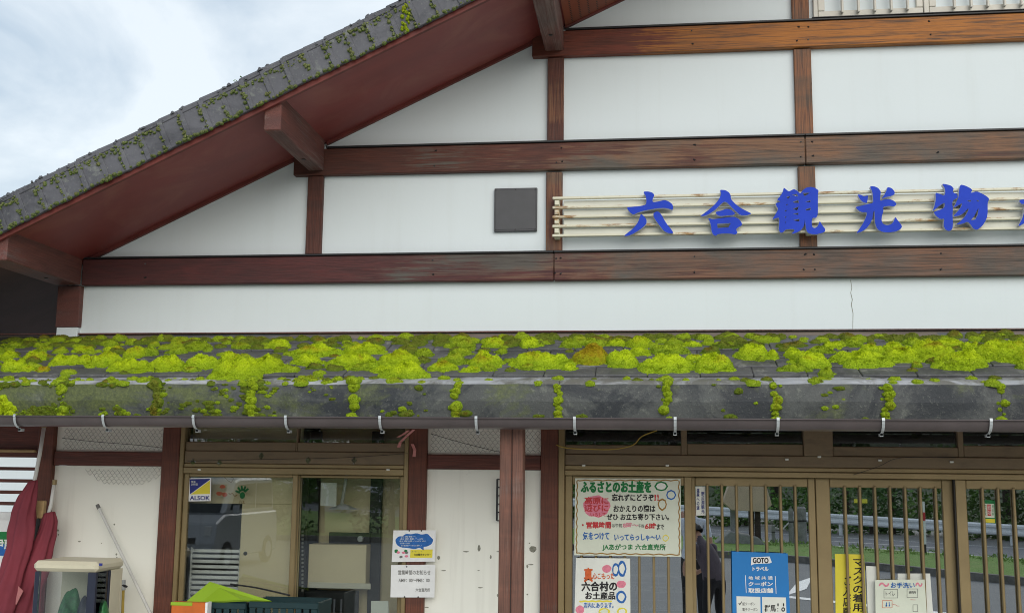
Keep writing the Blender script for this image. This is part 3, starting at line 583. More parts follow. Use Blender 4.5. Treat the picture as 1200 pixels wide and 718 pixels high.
# open lattice at the far left
LT = link(bpy.data.objects.new('lattice', None), B)
box('header', MT['rail_low'], LT, -5.6, -4.327, -.02, .05, 1.885, 2.6); box('conduit', MT['woodblock'], LT, -5.6, -4.33, -.06, -.025, 1.92, 1.94, .006)
for z in (1.805, 1.72, 1.64, 1.56): box('slat', MT['rail_low'], LT, -5.6, -4.327, -.015, .02, z - .012, z + .012)
box('dado', MT['white'], LT, -5.6, -4.327, -.01, .03, 0, 1.50)

# ================================================================== MOSS
def roof_px(px, py):
    v = CF + (px - 600) / FPX * CR - (py - 359) / FPX * CU
    # CL.z + t v.z = EZ+.03 + PS*(CL.y + t v.y - EY)
    t = (EZ + .03 + PS * (CL.y - EY) - CL.z) / (v.z - PS * v.y); return CL + v * t
UPN = Vector((0, -PS, 1)).normalized(); UPS = Vector((0, 1, PS)).normalized(); XA = Vector((1, 0, 0))
def cushion(mb, c, rx, ry, h, seed, n=None, ax=XA, ay=UPS, az=UPN, tuft=22000, blade=.008, lump=1.0, rad0=0.0):
    na = n or max(16, int(26 + rx * 90)); nr = max(4, na // 3); vs_ = []; rd = []
    for j in range(nr + 1):
        q = j / nr
        for i in range(na if j else 1):
            a = 2 * math.pi * i / na; co, si = math.cos(a), math.sin(a)
            e = 1 + .30 * lump * noise.noise(Vector((co * 1.3, si * 1.3, seed))) + .10 * noise.noise(Vector((co * 4, si * 4, seed + 3)))
            u, w = q * co * e, q * si * e
            hh = h * (max(0, 1 - q ** 2.3)) ** .7
            p3 = Vector((u * rx, w * ry, seed * .7))
            hh *= 1 + .5 * lump * noise.noise(p3 * 18); hh += (.012 * noise.noise(p3 * 34) + .006 * noise.noise(p3 * 85)) * min(1, h / .04) * (1 if q < .99 else 0)
            if q > .99: hh = -.008
            vs_.append(c + ax * (u * rx) + ay * (w * ry) + az * hh); rd.append(rad0 + (1 - rad0) * q)
    fs = [(0, 1 + i, 1 + (i + 1) % na) for i in range(na)]
    for j in range(1, nr):
        o = 1 + (j - 1) * na; o2 = o + na; fs += [(o + i, o2 + i, o2 + (i + 1) % na, o + (i + 1) % na) for i in range(na)]
    mb.add(vs_, fs); mb.rad += rd
    r2 = random.Random(int(seed * 1000) + 5); nt = int(math.pi * rx * ry * tuft)
    for _ in range(nt):
        f = fs[r2.randrange(len(fs))]; a, b, d = (vs_[k_] for k_ in f[:3]); s_, t_ = r2.random(), r2.random()
        if s_ + t_ > 1: s_, t_ = 1 - s_, 1 - t_
        if len(f) == 4 and r2.random() < .5: b = vs_[f[3]]
        p = a + (b - a) * s_ + (d - a) * t_; nm_ = (b - a).cross(d - a)
        if nm_.length < 1e-9: continue
        nm_.normalize()
        if nm_.dot(az) < 0: nm_ = -nm_
        g_ = Vector((r2.uniform(-1, 1), r2.uniform(-1, 1), r2.uniform(-1, 1))) * .6; w_ = nm_.cross(g_).normalized() * blade * .38
        mb.add([p - w_ - nm_ * .001, p + w_ - nm_ * .001, p + (nm_ + g_).normalized() * blade * r2.uniform(.6, 1.3)], [(0, 1, 2)]); mb.rad += [rd[f[0]]] * 3
CU1 = [(0, c) for c in ((760, 212, 160, 75), (590, 215, 180, 60), (470, 190, 150, 70), (620, 150, 110, 55), (520, 132, 90, 40), (930, 200, 170, 70), (1100, 245, 250, 100), (1060, 170, 100, 50), (290, 185, 150, 55), (150, 165, 110, 50), (40, 215, 110, 60), (390, 182, 120, 45), (20, 160, 80, 40), (120, 212, 70, 30), (190, 215, 60, 28, 'r'), (380, 125, 100, 35), (920, 115, 130, 45, 'g'), (1120, 110, 100, 35, 'g'), (60, 105, 90, 30, 'g'), (200, 120, 80, 28, 'g'), (610, 222, 70, 28, 'g'), (880, 218, 90, 32, 'g'), (690, 140, 80, 40, 'g'), (820, 130, 90, 40, 'g'))]
CU1 += [(300, c) for c in ((30, 215, 170, 80), (100, 110, 110, 50), (235, 185, 150, 50, 'o'), (270, 145, 190, 65), (450, 195, 230, 75), (500, 132, 190, 55), (650, 190, 200, 80), (690, 245, 190, 80), (590, 220, 100, 40), (780, 145, 90, 45, 'g'), (715, 120, 60, 30, 'g'), (870, 208, 130, 45), (910, 180, 140, 60, 'g'), (1070, 190, 160, 70, 'o'), (1000, 217, 90, 35), (1085, 210, 70, 30, 'g'), (960, 110, 130, 55, 'g'), (955, 138, 100, 40, 'g'), (1110, 102, 110, 50, 'o'), (1145, 130, 60, 25, 'g'), (240, 258, 70, 28, 'g'), (340, 100, 90, 30, 'd'), (780, 170, 70, 22, 'd'), (490, 205, 110, 32, 'g'), (270, 200, 80, 25, 'd'))]
CU1 += [(600, c) for c in ((130, 197, 260, 85), (80, 104, 110, 52, 'o'), (270, 104, 100, 48, 'g'), (370, 178, 180, 90, 'r'), (520, 192, 150, 85), (270, 206, 64, 28), (600, 104, 120, 58), (590, 140, 100, 45, 'o'), (730, 132, 170, 50, 'g'), (725, 212, 250, 85), (945, 212, 180, 90), (850, 168, 90, 40, 'o'), (930, 132, 80, 40, 'd'), (1130, 156, 160, 70), (365, 90, 90, 36, 'g'), (1165, 166, 40, 20, 'g'), (75, 203, 80, 28, 'g'), (490, 92, 90, 34, 'o'), (1000, 105, 120, 34, 'd'), (840, 98, 90, 30, 'o'), (1120, 100, 110, 32, 'd'))]
CU1 += [(900, c) for c in ((20, 152, 60, 50), (240, 127, 110, 35, 'g'), (210, 192, 170, 85), (130, 214, 130, 42, 'g'), (130, 152, 100, 50, 'o'), (400, 98, 100, 42, 'g'), (435, 182, 230, 70), (490, 134, 110, 52, 'o'), (590, 116, 100, 44), (640, 167, 180, 70), (680, 92, 90, 36, 'g'), (780, 158, 210, 92), (850, 104, 150, 44), (930, 197, 230, 88), (960, 112, 80, 40), (1100, 163, 210, 92), (1160, 118, 120, 50), (870, 199, 120, 44, 'g'), (700, 192, 50, 24, 'g'), (275, 237, 70, 42, 'g'), (220, 268, 60, 24, 'g'), (1190, 200, 50, 32, 'g'), (120, 104, 130, 34, 'd'), (310, 104, 90, 34, 'o'), (780, 178, 60, 24, 'd'))]
CU1 += [(1200, c) for c in ((90, 190, 220, 80), (260, 150, 180, 70), (330, 200, 200, 80))] + [(-300, c) for c in ((1000, 190, 220, 75), (1130, 150, 160, 60, 'g'), (850, 210, 200, 80))]
items = []
for ox, c in CU1:
    px = ox + c[0] / 3.99; py = 380 + c[1] / 3.99; w = c[2] / 3.99; h = c[3] / 3.99
    items.append((px, py, w, h, c[4] if len(c) > 4 else 'l'))
rows = {'front': [], 'middle': [], 'back': []}
for it in items: rows['front' if it[1] > 424 else 'middle' if it[1] > 411 else 'back'].append(it)
KM = {'l': ('moss_lime', 'bright lime'), 'g': ('moss_green', 'fresh green'), 'o': ('moss_lime', 'rust-tinged lime'), 'r': ('moss_rust', 'rusty orange'), 'd': ('moss_dark', 'dull olive')}
sd_ = 0
for rw, lst in rows.items():
    lst.sort()
    for i_, (px, py, w, h, kd) in enumerate(lst):
        sd_ += 1; p = roof_px(px, py); mpp = (p - CL).length / FPX
        rx = w * .5 * mpp * 1.04; H = h * mpp; hh = min(.11, max(.025, .66 * H)); ry = min(max(.04, (H - .75 * hh) / .58), rx * .95, .19)
        p = p + UPS * ry * .8
        if p.y > -.06: p += UPS * (-.06 - p.y)
        mb = MB(); cushion(mb, Vector((0, 0, 0)), rx, ry, hh, sd_ * 1.37)
        mt = MT[KM[kd][0]]
        for _ in range(int(3 + w / 11)):
            a_ = rnd.uniform(math.pi * .95, math.pi * 2.05); f_ = rnd.uniform(.72, 1.05); r_ = rnd.uniform(.16, .34) * min(rx, .16)
            cushion(mb, XA * (rx * f_ * math.cos(a_)) + UPS * (ry * f_ * math.sin(a_)), r_ * 1.5, r_, r_ * rnd.uniform(.45, .75), rnd.random() * 90, 14, rad0=.75)
        o = mb.build('moss_cushion', mt, None, smooth=True, loc=p - UPN * .012, fixn=False)
        size = 'broad' if w > 45 else 'small' if w < 24 else 'medium'
        tag(o, '%s %s moss cushion, %s from left in the %s row of the roof' % (size, KM[kd][1], ORD(i_ + 1), rw), 'moss', 'moss cushions on the pent roof')
# joint strips on the eave face
FX, FA, FN = Vector((1, 0, 0)), Vector((0, 0, 1)), Vector((0, -1, 0))
nj = 0
for jx in JX:
    if jx < -4.6 or jx > 2.6: continue
    nj += 1; mb = MB(); z = EZ - .19; dens = rnd.uniform(.7, 1.0)
    while z < EZ + (.02 if jx > -1.6 else .04):
        r_ = rnd.uniform(.018, .034) * (1.15 if jx < -1 else 1.0)
        if rnd.random() < dens: cushion(mb, Vector((jx + rnd.uniform(-.018, .018), EY - .006, z)), r_ * 1.2, r_, r_ * .7, rnd.random() * 50, 13, FX, FA, FN, 30000, .006, 1.2)
        if rnd.random() < .5: cushion(mb, Vector((jx + rnd.uniform(-.035, .035), EY - .004, z)), r_ * .6, r_ * .5, r_ * .4, rnd.random() * 50, 9, FX, FA, FN, 30000, .005, 1.2, .8)
        z += r_ * 1.15
    tag(mb.build('moss_strip', MT['moss_green' if jx > -2.2 else 'moss_dark' if nj % 2 else 'moss_green'], smooth=True, fixn=False), 'strip of moss in the %s tile joint from the left on the eave face' % ORD(nj), 'moss', 'moss strips in the eave joints')
# scattered small moss: roof, eave face (denser to the left), verge
mb = MB(); mg = MB(); md = MB()
for _ in range(560):
    x = rnd.uniform(-4.9, 2.9); y = -.13 - abs(rnd.gauss(0, .10)) if rnd.random() < .75 else rnd.uniform(-.85, -.12)
    if x > -1.6 and y < -.45 and rnd.random() < .8: continue
    r_ = rnd.uniform(.015, .05); cushion(rnd.choice((mg, md)) if y < -.2 else (md if rnd.random() < .7 else mg), Vector((x, y, pz(y, .018))), r_ * 1.5, r_, r_ * rnd.uniform(.5, .8), rnd.random() * 90, 11, tuft=16000, blade=.006)
for _ in range(3200):
    x = rnd.uniform(-4.9, 2.9)
    if rnd.random() < (x + 4.4) / 3.4 + .02 * (x > 0): 
        if rnd.random() > .05: continue
    z = rnd.choice((EZ - .185 + abs(rnd.gauss(0, .03)), EZ + .015 - abs(rnd.gauss(0, .06)), rnd.uniform(EZ - .19, EZ)))
    cl_ = noise.noise(Vector((x * 3.1, z * 6, 4)))
    if cl_ < (.10 if x > -2.0 else -.05): continue
    r_ = rnd.uniform(.005, .019) * (1 + cl_); cushion(rnd.choice((mg, md, md)), Vector((x, EY - .008, z)), r_ * rnd.uniform(1.3, 2.4), r_, r_ * .55, rnd.random() * 90, 10, FX, FA, FN, 30000, .005, 1.5, .6)
for _ in range(260):     # lip between roof and eave face
    x = rnd.uniform(-4.9, 2.8)
    if x > -1.4 and rnd.random() < .75: continue
    y = EY + rnd.uniform(.0, .1); r_ = rnd.uniform(.012, .036); cushion(rnd.choice((mg, mg, md)), Vector((x, y, EZ + .016 + .36 * (y - EY))), r_ * 1.5, r_, r_ * .7, rnd.random() * 90, 9, tuft=20000, blade=.006)
tag(mg.build('small_moss', MT['moss_green'], smooth=True, fixn=False), 'scattered small green moss tufts on the pent roof tiles', 'moss', kind='stuff')
tag(md.build('dull_small_moss', MT['moss_dark'], smooth=True, fixn=False), 'scattered dull olive moss specks on the eave face and roof', 'moss', kind='stuff')
mv = MB(); mw = MB(); VX = Vector((cs, 0, sn)); VZ = Vector((-sn, 0, cs)); x = -5.0; i = 0
while x < 0:
    i += 1
    base = Vector((x, -1.064, roofz(x, .012)))
    hfull = noise.noise(Vector((i * .37, 2, 1))) + .25
    for _ in range(int(8 + 16 * max(0, hfull))):
        t = rnd.random(); r_ = rnd.uniform(.005, .013)
        cushion(mv, base + VZ * (.01 + .17 * t) + VX * rnd.uniform(-.014, .014), r_ * 1.1, r_, r_ * .9, rnd.random() * 90, 7, VX, VZ, FN, 26000, .005, .6)
    for _ in range(7):
        r_ = rnd.uniform(.005, .013); cushion(mv, base + VX * rnd.uniform(0, PL) + VZ * rnd.uniform(-.004, .012), r_ * 1.3, r_, r_, rnd.random() * 90, 7, VX, VZ, FN, 26000, .005, .6)
    for _ in range(9):
        r_ = rnd.uniform(.005, .013); cushion(mw, base + VX * rnd.uniform(0, PL) + VZ * (.205 + rnd.uniform(-.01, .012)) + Vector((0, rnd.uniform(0, .06), 0)), r_ * 1.5, r_, r_ * .9, rnd.random() * 90, 8, VX, Vector((0, 1, 0)), VZ, 22000, .006, 1.3)
    if rnd.random() < .75:
        for _ in range(14):
            r_ = rnd.uniform(.004, .011); cushion(mv, base + VX * rnd.uniform(0, PL) + VZ * (.165 + rnd.uniform(-.03, .01)), r_ * 1.3, r_, r_ * .8, rnd.random() * 90, 7, VX, VZ, FN, 20000, .005, .6)
    x += PL * cs
tag(mw.build('ridge_lichen', MT['lichen'], smooth=True, fixn=False), 'grey lichen crumbs along the top of the gable verge', 'lichen', kind='stuff')
tag(mv.build('verge_moss', MT['moss_verge'], smooth=True, fixn=False), 'greyish moss lining the verge tile joints of the gable', 'moss', kind='stuff')
for nm_, x_, lab in (('lime_moss_patch', -1.50, 'bright lime moss patch high on the gable verge'),):
    mb = MB()
    for _ in range(22):
        b_ = Vector((x_ + rnd.uniform(-.022, .022), -1.064, roofz(x_, .02) + rnd.uniform(.0, .19))); r_ = rnd.uniform(.006, .014); cushion(mb, b_, r_, r_ * 1.2, r_ * .8, rnd.random() * 90, 8, VX, VZ, FN, 26000, .006)
    tag(mb.build('moss_patch', MT['moss_green'], smooth=True, fixn=False), lab, 'moss', kind='stuff')
for nm_, px_, py_, rx_, ry_, h_, m_, lab in (('leaf_litter', 109, 397, .10, .035, .025, 'moss_rust', 'long brown clump of dry litter on the flashing at far left'), ('black_litter', 258, 397, .055, .03, .03, 'chip', 'small dark lump of debris on the flashing above the left window')):
    mb = MB(); cushion(mb, Vector((0, 0, 0)), rx_, ry_, h_, len(lab) * .37, 22, tuft=20000)
    tag(mb.build(nm_, MT[m_], smooth=True, fixn=False, loc=roof_px(px_, py_) - UPN * .012), lab, 'litter')
mb = MB()
for dx_, dz_, r_ in ((0, 0, .05), (-.05, -.03, .045), (.03, -.05, .04), (-.02, .04, .035), (.05, -.01, .025)): cushion(mb, at(8, 476, EY) + Vector((dx_, -.004, dz_)), r_ * 1.1, r_, r_ * .7, 7 + dx_ * 90, 18, FX, FA, FN, 26000, .007, 1.2)
tag(mb.build('moss_clump', MT['moss_lime'], smooth=True, fixn=False), 'bulging lime moss clump on the eave face at the left picture edge', 'moss')
# sprig on the verge
SP = thing('roof_sprig', at(281, 99, -1.0), 'tiny leafy sprig growing on top of the gable verge', 'plant')
q0 = at(281, 101, -1.0); st_ = MB(); lf = MB()
for _ in range(7):
    e_ = q0 + Vector((rnd.uniform(-.035, .035), rnd.uniform(-.02, .02), rnd.uniform(.02, .055))); st_.tube([q0, e_], .0016, 4)
    for _ in range(4):
        c_ = e_ + Vector((rnd.uniform(-.012, .012), rnd.uniform(-.01, .01), rnd.uniform(-.012, .01))); a_ = Vector((rnd.uniform(-1, 1), rnd.uniform(-1, 1), rnd.uniform(-1, 1))).normalized() * .007; b_ = a_.orthogonal().normalized() * .005
        lf.add([c_ - a_, c_ - b_, c_ + a_, c_ + b_], [(0, 1, 2, 3)])
st_.build('stem', MT['moss_dark'], SP); lf.build('foliage', MT['leaf'], SP, fixn=False)

# ================================================================== SHOP SIGN
SG = thing('shop_sign', (-.65, -.1, 3.4), 'cream rusty rail sign with large blue brush-style characters', 'sign')
for i in range(5):
    t = i / 4; z = 3.678 - t * .262
    MB().box(-.66, 4.0, -.110, -.080, z - .0085, z + .0085).build('rail', MT['rail'], SG, .003)
for x in (-.63, 1.055, 2.66, 3.6): MB().box(x - .018, x + .018, -.0715, -.002, 3.40, 3.69).build('support', MT['rail'], SG, .003)
for i in range(4):
    z = 3.678 - (i + .5) / 4 * .262; MB().box(-.585, 4.0, -.0765, -.072, z - .019, z + .019).build('backing_slat', MT['slat'], SG, .002); MB().box(-.645, -.615, -.112, -.076, z - .016, z + .016).build('clip', MT['rail'], SG, .003)
GL = [
 (725, 215, 7.5, [([(215,72),(262,70),(300,82),(315,105),(300,130),(297,165),(340,160),(375,152),(405,145),(440,158),(470,180),(480,205),(475,235),(440,222),(400,215),(340,218),(280,228),(220,240),(170,255),(130,275),(105,260),(80,230),(72,210),(120,205),(180,200),(240,188),(245,150),(238,110)], []),
  ([(195,265),(225,290),(245,320),(245,350),(220,380),(180,410),(130,440),(85,460),(45,462),(70,440),(110,410),(145,375),(170,340),(185,300)], []),
  ([(305,262),(330,245),(355,250),(380,280),(400,320),(430,365),(460,400),(480,430),(470,440),(430,435),(395,415),(365,375),(330,330),(308,295)], [])]),
 (725, 215, 7.5, [([(890,55),(935,58),(970,78),(985,105),(985,135),(1020,175),(1070,215),(1130,245),(1170,265),(1130,280),(1070,280),(1030,245),(985,200),(950,165),(925,160),(895,185),(850,230),(800,265),(760,285),(715,288),(760,255),(800,225),(840,190),(875,150),(895,110),(900,85)], []),
  ([(850,250),(900,240),(945,222),(985,228),(1025,262),(1010,278),(960,280),(900,288),(865,278)], []),
  ([(785,303),(830,315),(900,305),(960,298),(1015,292),(1055,310),(1085,350),(1080,370),(1050,385),(1030,405),(1045,430),(1030,450),(980,440),(920,440),(870,445),(855,462),(830,450),(815,415),(812,370),(800,330)], [[(865,355),(985,348),(965,385),(870,392)]])]),
 (900, 210, 10.26, [([(190,100),(220,125),(250,150),(310,118),(345,135),(380,165),(395,165),(420,130),(460,102),(510,92),(560,102),(610,135),(600,180),(600,300),(600,420),(580,465),(530,465),(525,520),(530,570),(555,590),(590,575),(610,540),(622,500),(650,550),(690,600),(685,630),(640,650),(580,662),(520,660),(480,645),(460,610),(450,540),(445,470),(435,560),(400,610),(340,645),(275,660),(320,620),(310,600),(260,600),(210,605),(180,640),(150,645),(130,610),(135,540),(135,460),(90,470),(50,485),(85,430),(125,360),(100,320),(90,290),(160,270),(105,250),(150,200),(180,150)],
  [[(222,212),(272,203),(240,238)], [(285,192),(345,176),(362,208),(330,202)], [(300,272),(365,250),(372,287),(310,284)], [(298,357),(370,328),(352,376)], [(298,420),(365,403),(364,430)], [(298,492),(378,476),(378,507),(330,502)], [(416,166),(502,163),(470,187),(440,203)], [(443,272),(512,254),(507,277)], [(448,362),(514,343),(512,370),(460,377)], [(213,312),(242,293),(232,314)], [(198,382),(230,366),(216,392)], [(198,457),(224,443),(213,467)], [(203,517),(220,508),(213,527)]])]),
 (995, 210, 10.257, [([(248,85),(300,85),(350,105),(385,150),(375,200),(372,265),(430,240),(490,240),(540,260),(575,300),(540,330),(480,320),(405,335),(415,380),(395,440),(390,500),(410,540),(460,555),(510,540),(540,500),(555,450),(590,500),(640,565),(620,600),(560,630),(480,640),(400,635),(340,600),(315,540),(308,450),(305,370),(290,400),(280,480),(250,540),(200,600),(140,635),(85,650),(130,590),(180,510),(210,440),(215,395),(160,400),(110,375),(75,335),(150,318),(220,300),(292,285),(288,220),(280,150)], []),
  ([(100,185),(140,185),(180,210),(230,190),(220,270),(210,290),(165,275),(130,240)], []),
  ([(460,95),(510,105),(550,150),(545,185),(500,205),(440,215),(385,240),(420,195),(450,140)], [])]),
 (1085, 205, 8.974, [([(168,92),(220,100),(270,115),(295,145),(280,180),(330,205),(335,240),(290,262),(275,300),(285,350),(280,420),(285,500),(280,570),(245,592),(205,575),(185,530),(195,460),(150,465),(105,430),(80,390),(140,370),(195,345),(200,290),(160,310),(110,350),(70,385),(90,330),(105,260),(100,185),(150,200),(190,220),(205,190),(200,140)], []),
  ([(365,100),(420,115),(470,140),(490,160),(470,190),(535,172),(590,195),(640,225),(668,250),(650,290),(650,400),(640,460),(600,530),(540,580),(500,565),(470,520),(440,490),(380,515),(310,525),(360,490),(410,440),(445,380),(450,345),(400,400),(350,430),(285,435),(330,390),(375,330),(380,295),(340,320),(290,345),(320,290),(345,230),(350,150)], [[(555,350),(545,420),(520,470),(475,475),(510,430),(540,370)], [(430,268),(480,265),(465,285)], [(525,262),(560,270),(550,285)]])]),
 (1085, 205, 8.974, [([(980,275),(1000,258),(1300,232),(1340,240),(1345,270),(1310,285),(1010,312)], []), ([(1040,316),(1100,312),(1090,400),(1050,500),(965,548),(1010,470),(1035,390)], []), ([(1150,120),(1200,140),(1190,225),(1150,228)], []), ([(1130,330),(1330,312),(1340,345),(1130,360)], []), ([(1130,420),(1320,405),(1325,435),(1130,450)], []), ([(1110,520),(1370,500),(1380,540),(1110,555)], []), ([(1210,361),(1245,359),(1245,404),(1210,407)], []), ([(1210,452),(1245,450),(1245,504),(1210,507)], [])]),
]
def smooth_loop(lp, it=1):
    for _ in range(it):
        o = []
        n = len(lp)
        for i in range(n):
            a, b = lp[i], lp[(i + 1) % n]; o += [(a[0] * .8 + b[0] * .2, a[1] * .8 + b[1] * .2), (a[0] * .2 + b[0] * .8, a[1] * .2 + b[1] * .8)]
        lp = o
    return lp
for ox, oy, sc, strokes in GL:
    mb = MB()
    for lp, holes in strokes:
        cv = lambda l_: [((lambda p: (p.x, p.z))(at(ox + a / sc, oy + b / sc, -.15))) for a, b in l_]
        mb.poly(cv(smooth_loop(lp)), -.15, -.112, [cv(h) for h in holes], 0, 1)
    mb.build('character', [MT['letter'], MT['letter_edge']], SG)
# dark square plate on the wall
p0, p1 = at(580, 222), at(629.6, 271.5)
PLT = thing('wall_plate', (-.92, 0, 3.47), 'dark grey square metal plate screwed to the wall left of the sign', 'cover')
box('plate', MT['plate'], PLT, p0.x, p1.x, -.026, .0, p1.z, p0.z, .003); MB().box(p0.x + .01, p1.x - .01, -.029, -.0255, p1.z + .012, p0.z - .012).build('lid', MT['plate'], PLT, .002)
sc_ = MB()
for x in (p0.x + .012, (p0.x + p1.x) / 2, p1.x - .012):
    for z in (p1.z + .012, p0.z - .012): sc_.tube([(x, -.031, z), (x, -.024, z)], .005, 6)
sc_.build('screw', MT['black'], PLT)

# ================================================================== POSTERS AND NOTICES
YP = -.052
# 1: big handwritten poster
P1 = thing('handwritten_poster', at(735, 652, YP), 'large handwritten souvenir poster with green title and gold scalloped border', 'poster')
sheet('board', MT['paper_cream'], P1, ((674, 560), (797.5, 560.5), (798.5, 652), (673, 650)), YP)
bd = MB()
def stroke(mb, pts, w, Y):
    q = [at(*p, Y) for p in pts]
    for a, b in zip(q, q[1:]):
        d = (b - a).normalized(); n_ = Vector((-d.z, 0, d.x)) * w; mb.add([a - n_, b - n_, b + n_, a + n_], [(0, 1, 2, 3)])
def wavy(a, b, n, amp, ph=0): return [(a[0] + (b[0] - a[0]) * i / n + (amp * math.sin(i * 1.4 + ph) if abs(b[1] - a[1]) > abs(b[0] - a[0]) else 0), a[1] + (b[1] - a[1]) * i / n + (amp * math.sin(i * 1.4 + ph) if abs(b[0] - a[0]) >= abs(b[1] - a[1]) else 0)) for i in range(n + 1)]
for a, b in (((676.5, 562.5), (795, 562.5)), ((795.5, 563), (796.3, 650)), ((796, 649.5), (675.5, 647.8)), ((675.5, 647.5), (676.5, 563))): stroke(bd, wavy(a, b, 40, .55), .0035, YP - .0015)
bd.build('border', MT['ink_brown'], P1, fixn=False)
T = lambda par, s, x0, y0, x1, y1, m, bold=.02, Y=YP - .0018, j=.5: lettering(par, s, x0, y0, x1, y1, MT[m], Y, bold, j)
T(P1, 'ふるさとのお土産を', 681, 563.5, 763, 577, 'ink_green', .055); T(P1, '忘れずにどうぞ', 717, 578.5, 766, 586.5, 'blackmatte', .035); T(P1, '!!', 767, 579, 772, 586, 'ink_red', .04)
MB().poly([(p.x, p.z) for p in (at(*q, YP) for q in blob_px(699, 593, 16.5, 12.5, 18, 3, .25))], YP - .0012, YP).build('splash', MT['ink_pink'], P1)
T(P1, '高原に\n遊びに', 685, 582, 713, 599, 'ink_red', .03, YP - .0024); T(P1, 'いらして', 692, 600.5, 710, 605, 'ink_red', .02, YP - .0024)
T(P1, 'おかえりの際は', 719, 591.5, 768, 599.5, 'blackmatte', .03); T(P1, 'ぜひ お立ち寄り下さい。', 711, 601.5, 784, 609, 'blackmatte', .03)
T(P1, '・営業時間', 682, 611, 716, 618.5, 'ink_red', .045); T(P1, 'は午前', 717, 613, 729, 617.5, 'ink_grey', .015); T(P1, '8時〜', 730, 612, 748, 618, 'ink_pink', .03); T(P1, '午後', 748, 613.5, 755, 618, 'ink_grey', .01); T(P1, '6時', 756, 612.5, 769, 619.5, 'ink_red', .045); T(P1, 'まで', 770, 613.5, 778, 620, 'blackmatte', .02)
T(P1, '気をつけて', 683, 623, 714, 632, 'ink_blue', .03); T(P1, 'いってらっしゃ〜い', 720, 625.5, 774, 633, 'ink_blue', .03); T(P1, 'JAあがつま 六合直売所', 706, 637, 780, 645, 'ink_green', .025)
for j, (cx, cy, rx, ry, m) in enumerate(((775, 569.5, 8, 6, 'ink_green'), (786.5, 579.5, 6, 6, 'ink_blue'), (776, 590.5, 5.5, 7, 'ink_brown'), (780, 630, 4, 4, 'yellow'))):
    d_ = MB().poly([(p.x, p.z) for p in (at(*q, YP) for q in blob_px(cx, cy, rx, ry, 8, j, .25))], YP - .0012, YP).build('doodle', MT[m], P1)
    MB().poly([(p.x, p.z) for p in (at(*q, YP) for q in blob_px(cx, cy, rx * .74, ry * .7, 8, j, .25))], YP - .002, YP).build('doodle_fill', MT['paper_cream'] if j else MT['ink_orange'] if j == 9 else MT['paper'], d_)
# 2: lower poster
P2 = thing('souvenir_poster', at(707, 718, YP), 'white handwritten village souvenir poster hanging under the big poster', 'poster')
sheet('board', MT['paper'], P2, ((675, 653.2), (738.5, 653.8), (739, 760), (672, 760)), YP + .006)
Y2 = YP + .0042
T(P2, '真', 684.5, 665, 694.5, 681, 'ink_orange', .035, Y2); T(P2, '心こもった', 694.5, 671, 720, 678, 'ink_orange', .03, Y2); T(P2, '六合村の', 681.5, 681, 723, 692, 'blackmatte', .04, Y2); T(P2, 'お土産品', 686, 693, 721, 702, 'blackmatte', .035, Y2); T(P2, '店内にあります。', 684, 705.5, 719, 712, 'ink_blue', .02, Y2)
un = MB(); stroke(un, wavy((679, 704), (717, 703.8), 20, .4), .005, Y2); un.build('underline', MT['yellow'], P2, fixn=False)
for j, (cx, cy, rx, ry, m) in enumerate(((711, 666, 5.5, 4.8, 'ink_pink'), (728, 684, 5.6, 4.4, 'ink_pink'), (679.5, 714, 5, 5, 'ink_pink'), (729, 666, 5.2, 9.5, 'ink_blue'), (721.5, 667, 4.2, 8, 'ink_blue'), (728, 699, 6.2, 7.5, 'ink_blue'), (729, 716, 6, 4.5, 'yellow'), (708, 716, 7, 4, 'yellow'))):
    d_ = MB().poly([(p.x, p.z) for p in (at(*q, YP) for q in blob_px(cx, cy, rx, ry, 12, j, .2))], Y2 - .0002 - j * .00007, Y2 + .0015).build('doodle', MT[m], P2)
    if j > 2: MB().poly([(p.x, p.z) for p in (at(*q, YP) for q in blob_px(cx, cy, rx * .68, ry * .62, 10, j, .5))], Y2 - .0012 - j * .00007, Y2).build('doodle_fill', MT['paper'] if j < 7 else MT['paper_cream'], d_)
# 3: blue coupon poster
P3 = thing('coupon_poster', at(890, 718, YP), 'bright blue travel coupon shop poster with white lettering on the door', 'poster')
Y3 = -.0
sheet('board', MT['blue'], P3, ((857.5, 645.6), (923, 648), (928, 770), (859, 770)), Y3)
D3 = Y3 - .0018
MB().poly(quad_px(((880.5, 652.5), (902, 651.5), (902.5, 653), (904.5, 658.5), (902, 659.5), (884, 660.3), (880, 662)), D3), D3, D3 + .001).build('badge', MT['white'], P3)
T(P3, 'GOTO', 882.3, 653.2, 900.5, 659.2, 'blackmatte', .05, D3 - .0008, 0); T(P3, 'トラベル', 882, 663.5, 900.5, 668.5, 'white', .04, D3, 0)
T(P3, '地 域 共 通', 877, 674.5, 905.5, 678.6, 'white', .02, D3, 0); T(P3, 'クーポン', 877, 681, 905.5, 686.2, 'white', .04, D3, 0); T(P3, '取扱店舗', 877, 688.5, 906, 694.2, 'white', .04, D3, 0)
ln = MB(); stroke(ln, ((873.5, 673.5), (874.5, 694)), .002, D3); stroke(ln, ((908.5, 674.5), (909.5, 695)), .002, D3); ln.build('rule', MT['white'], P3, fixn=False)
sheet('panel', MT['paper'], P3, ((863, 698), (891, 698.8), (892, 760), (864, 760)), D3, .001); sheet('panel', MT['paper'], P3, ((893, 698.8), (921, 699.5), (923, 760), (894, 760)), D3, .001)
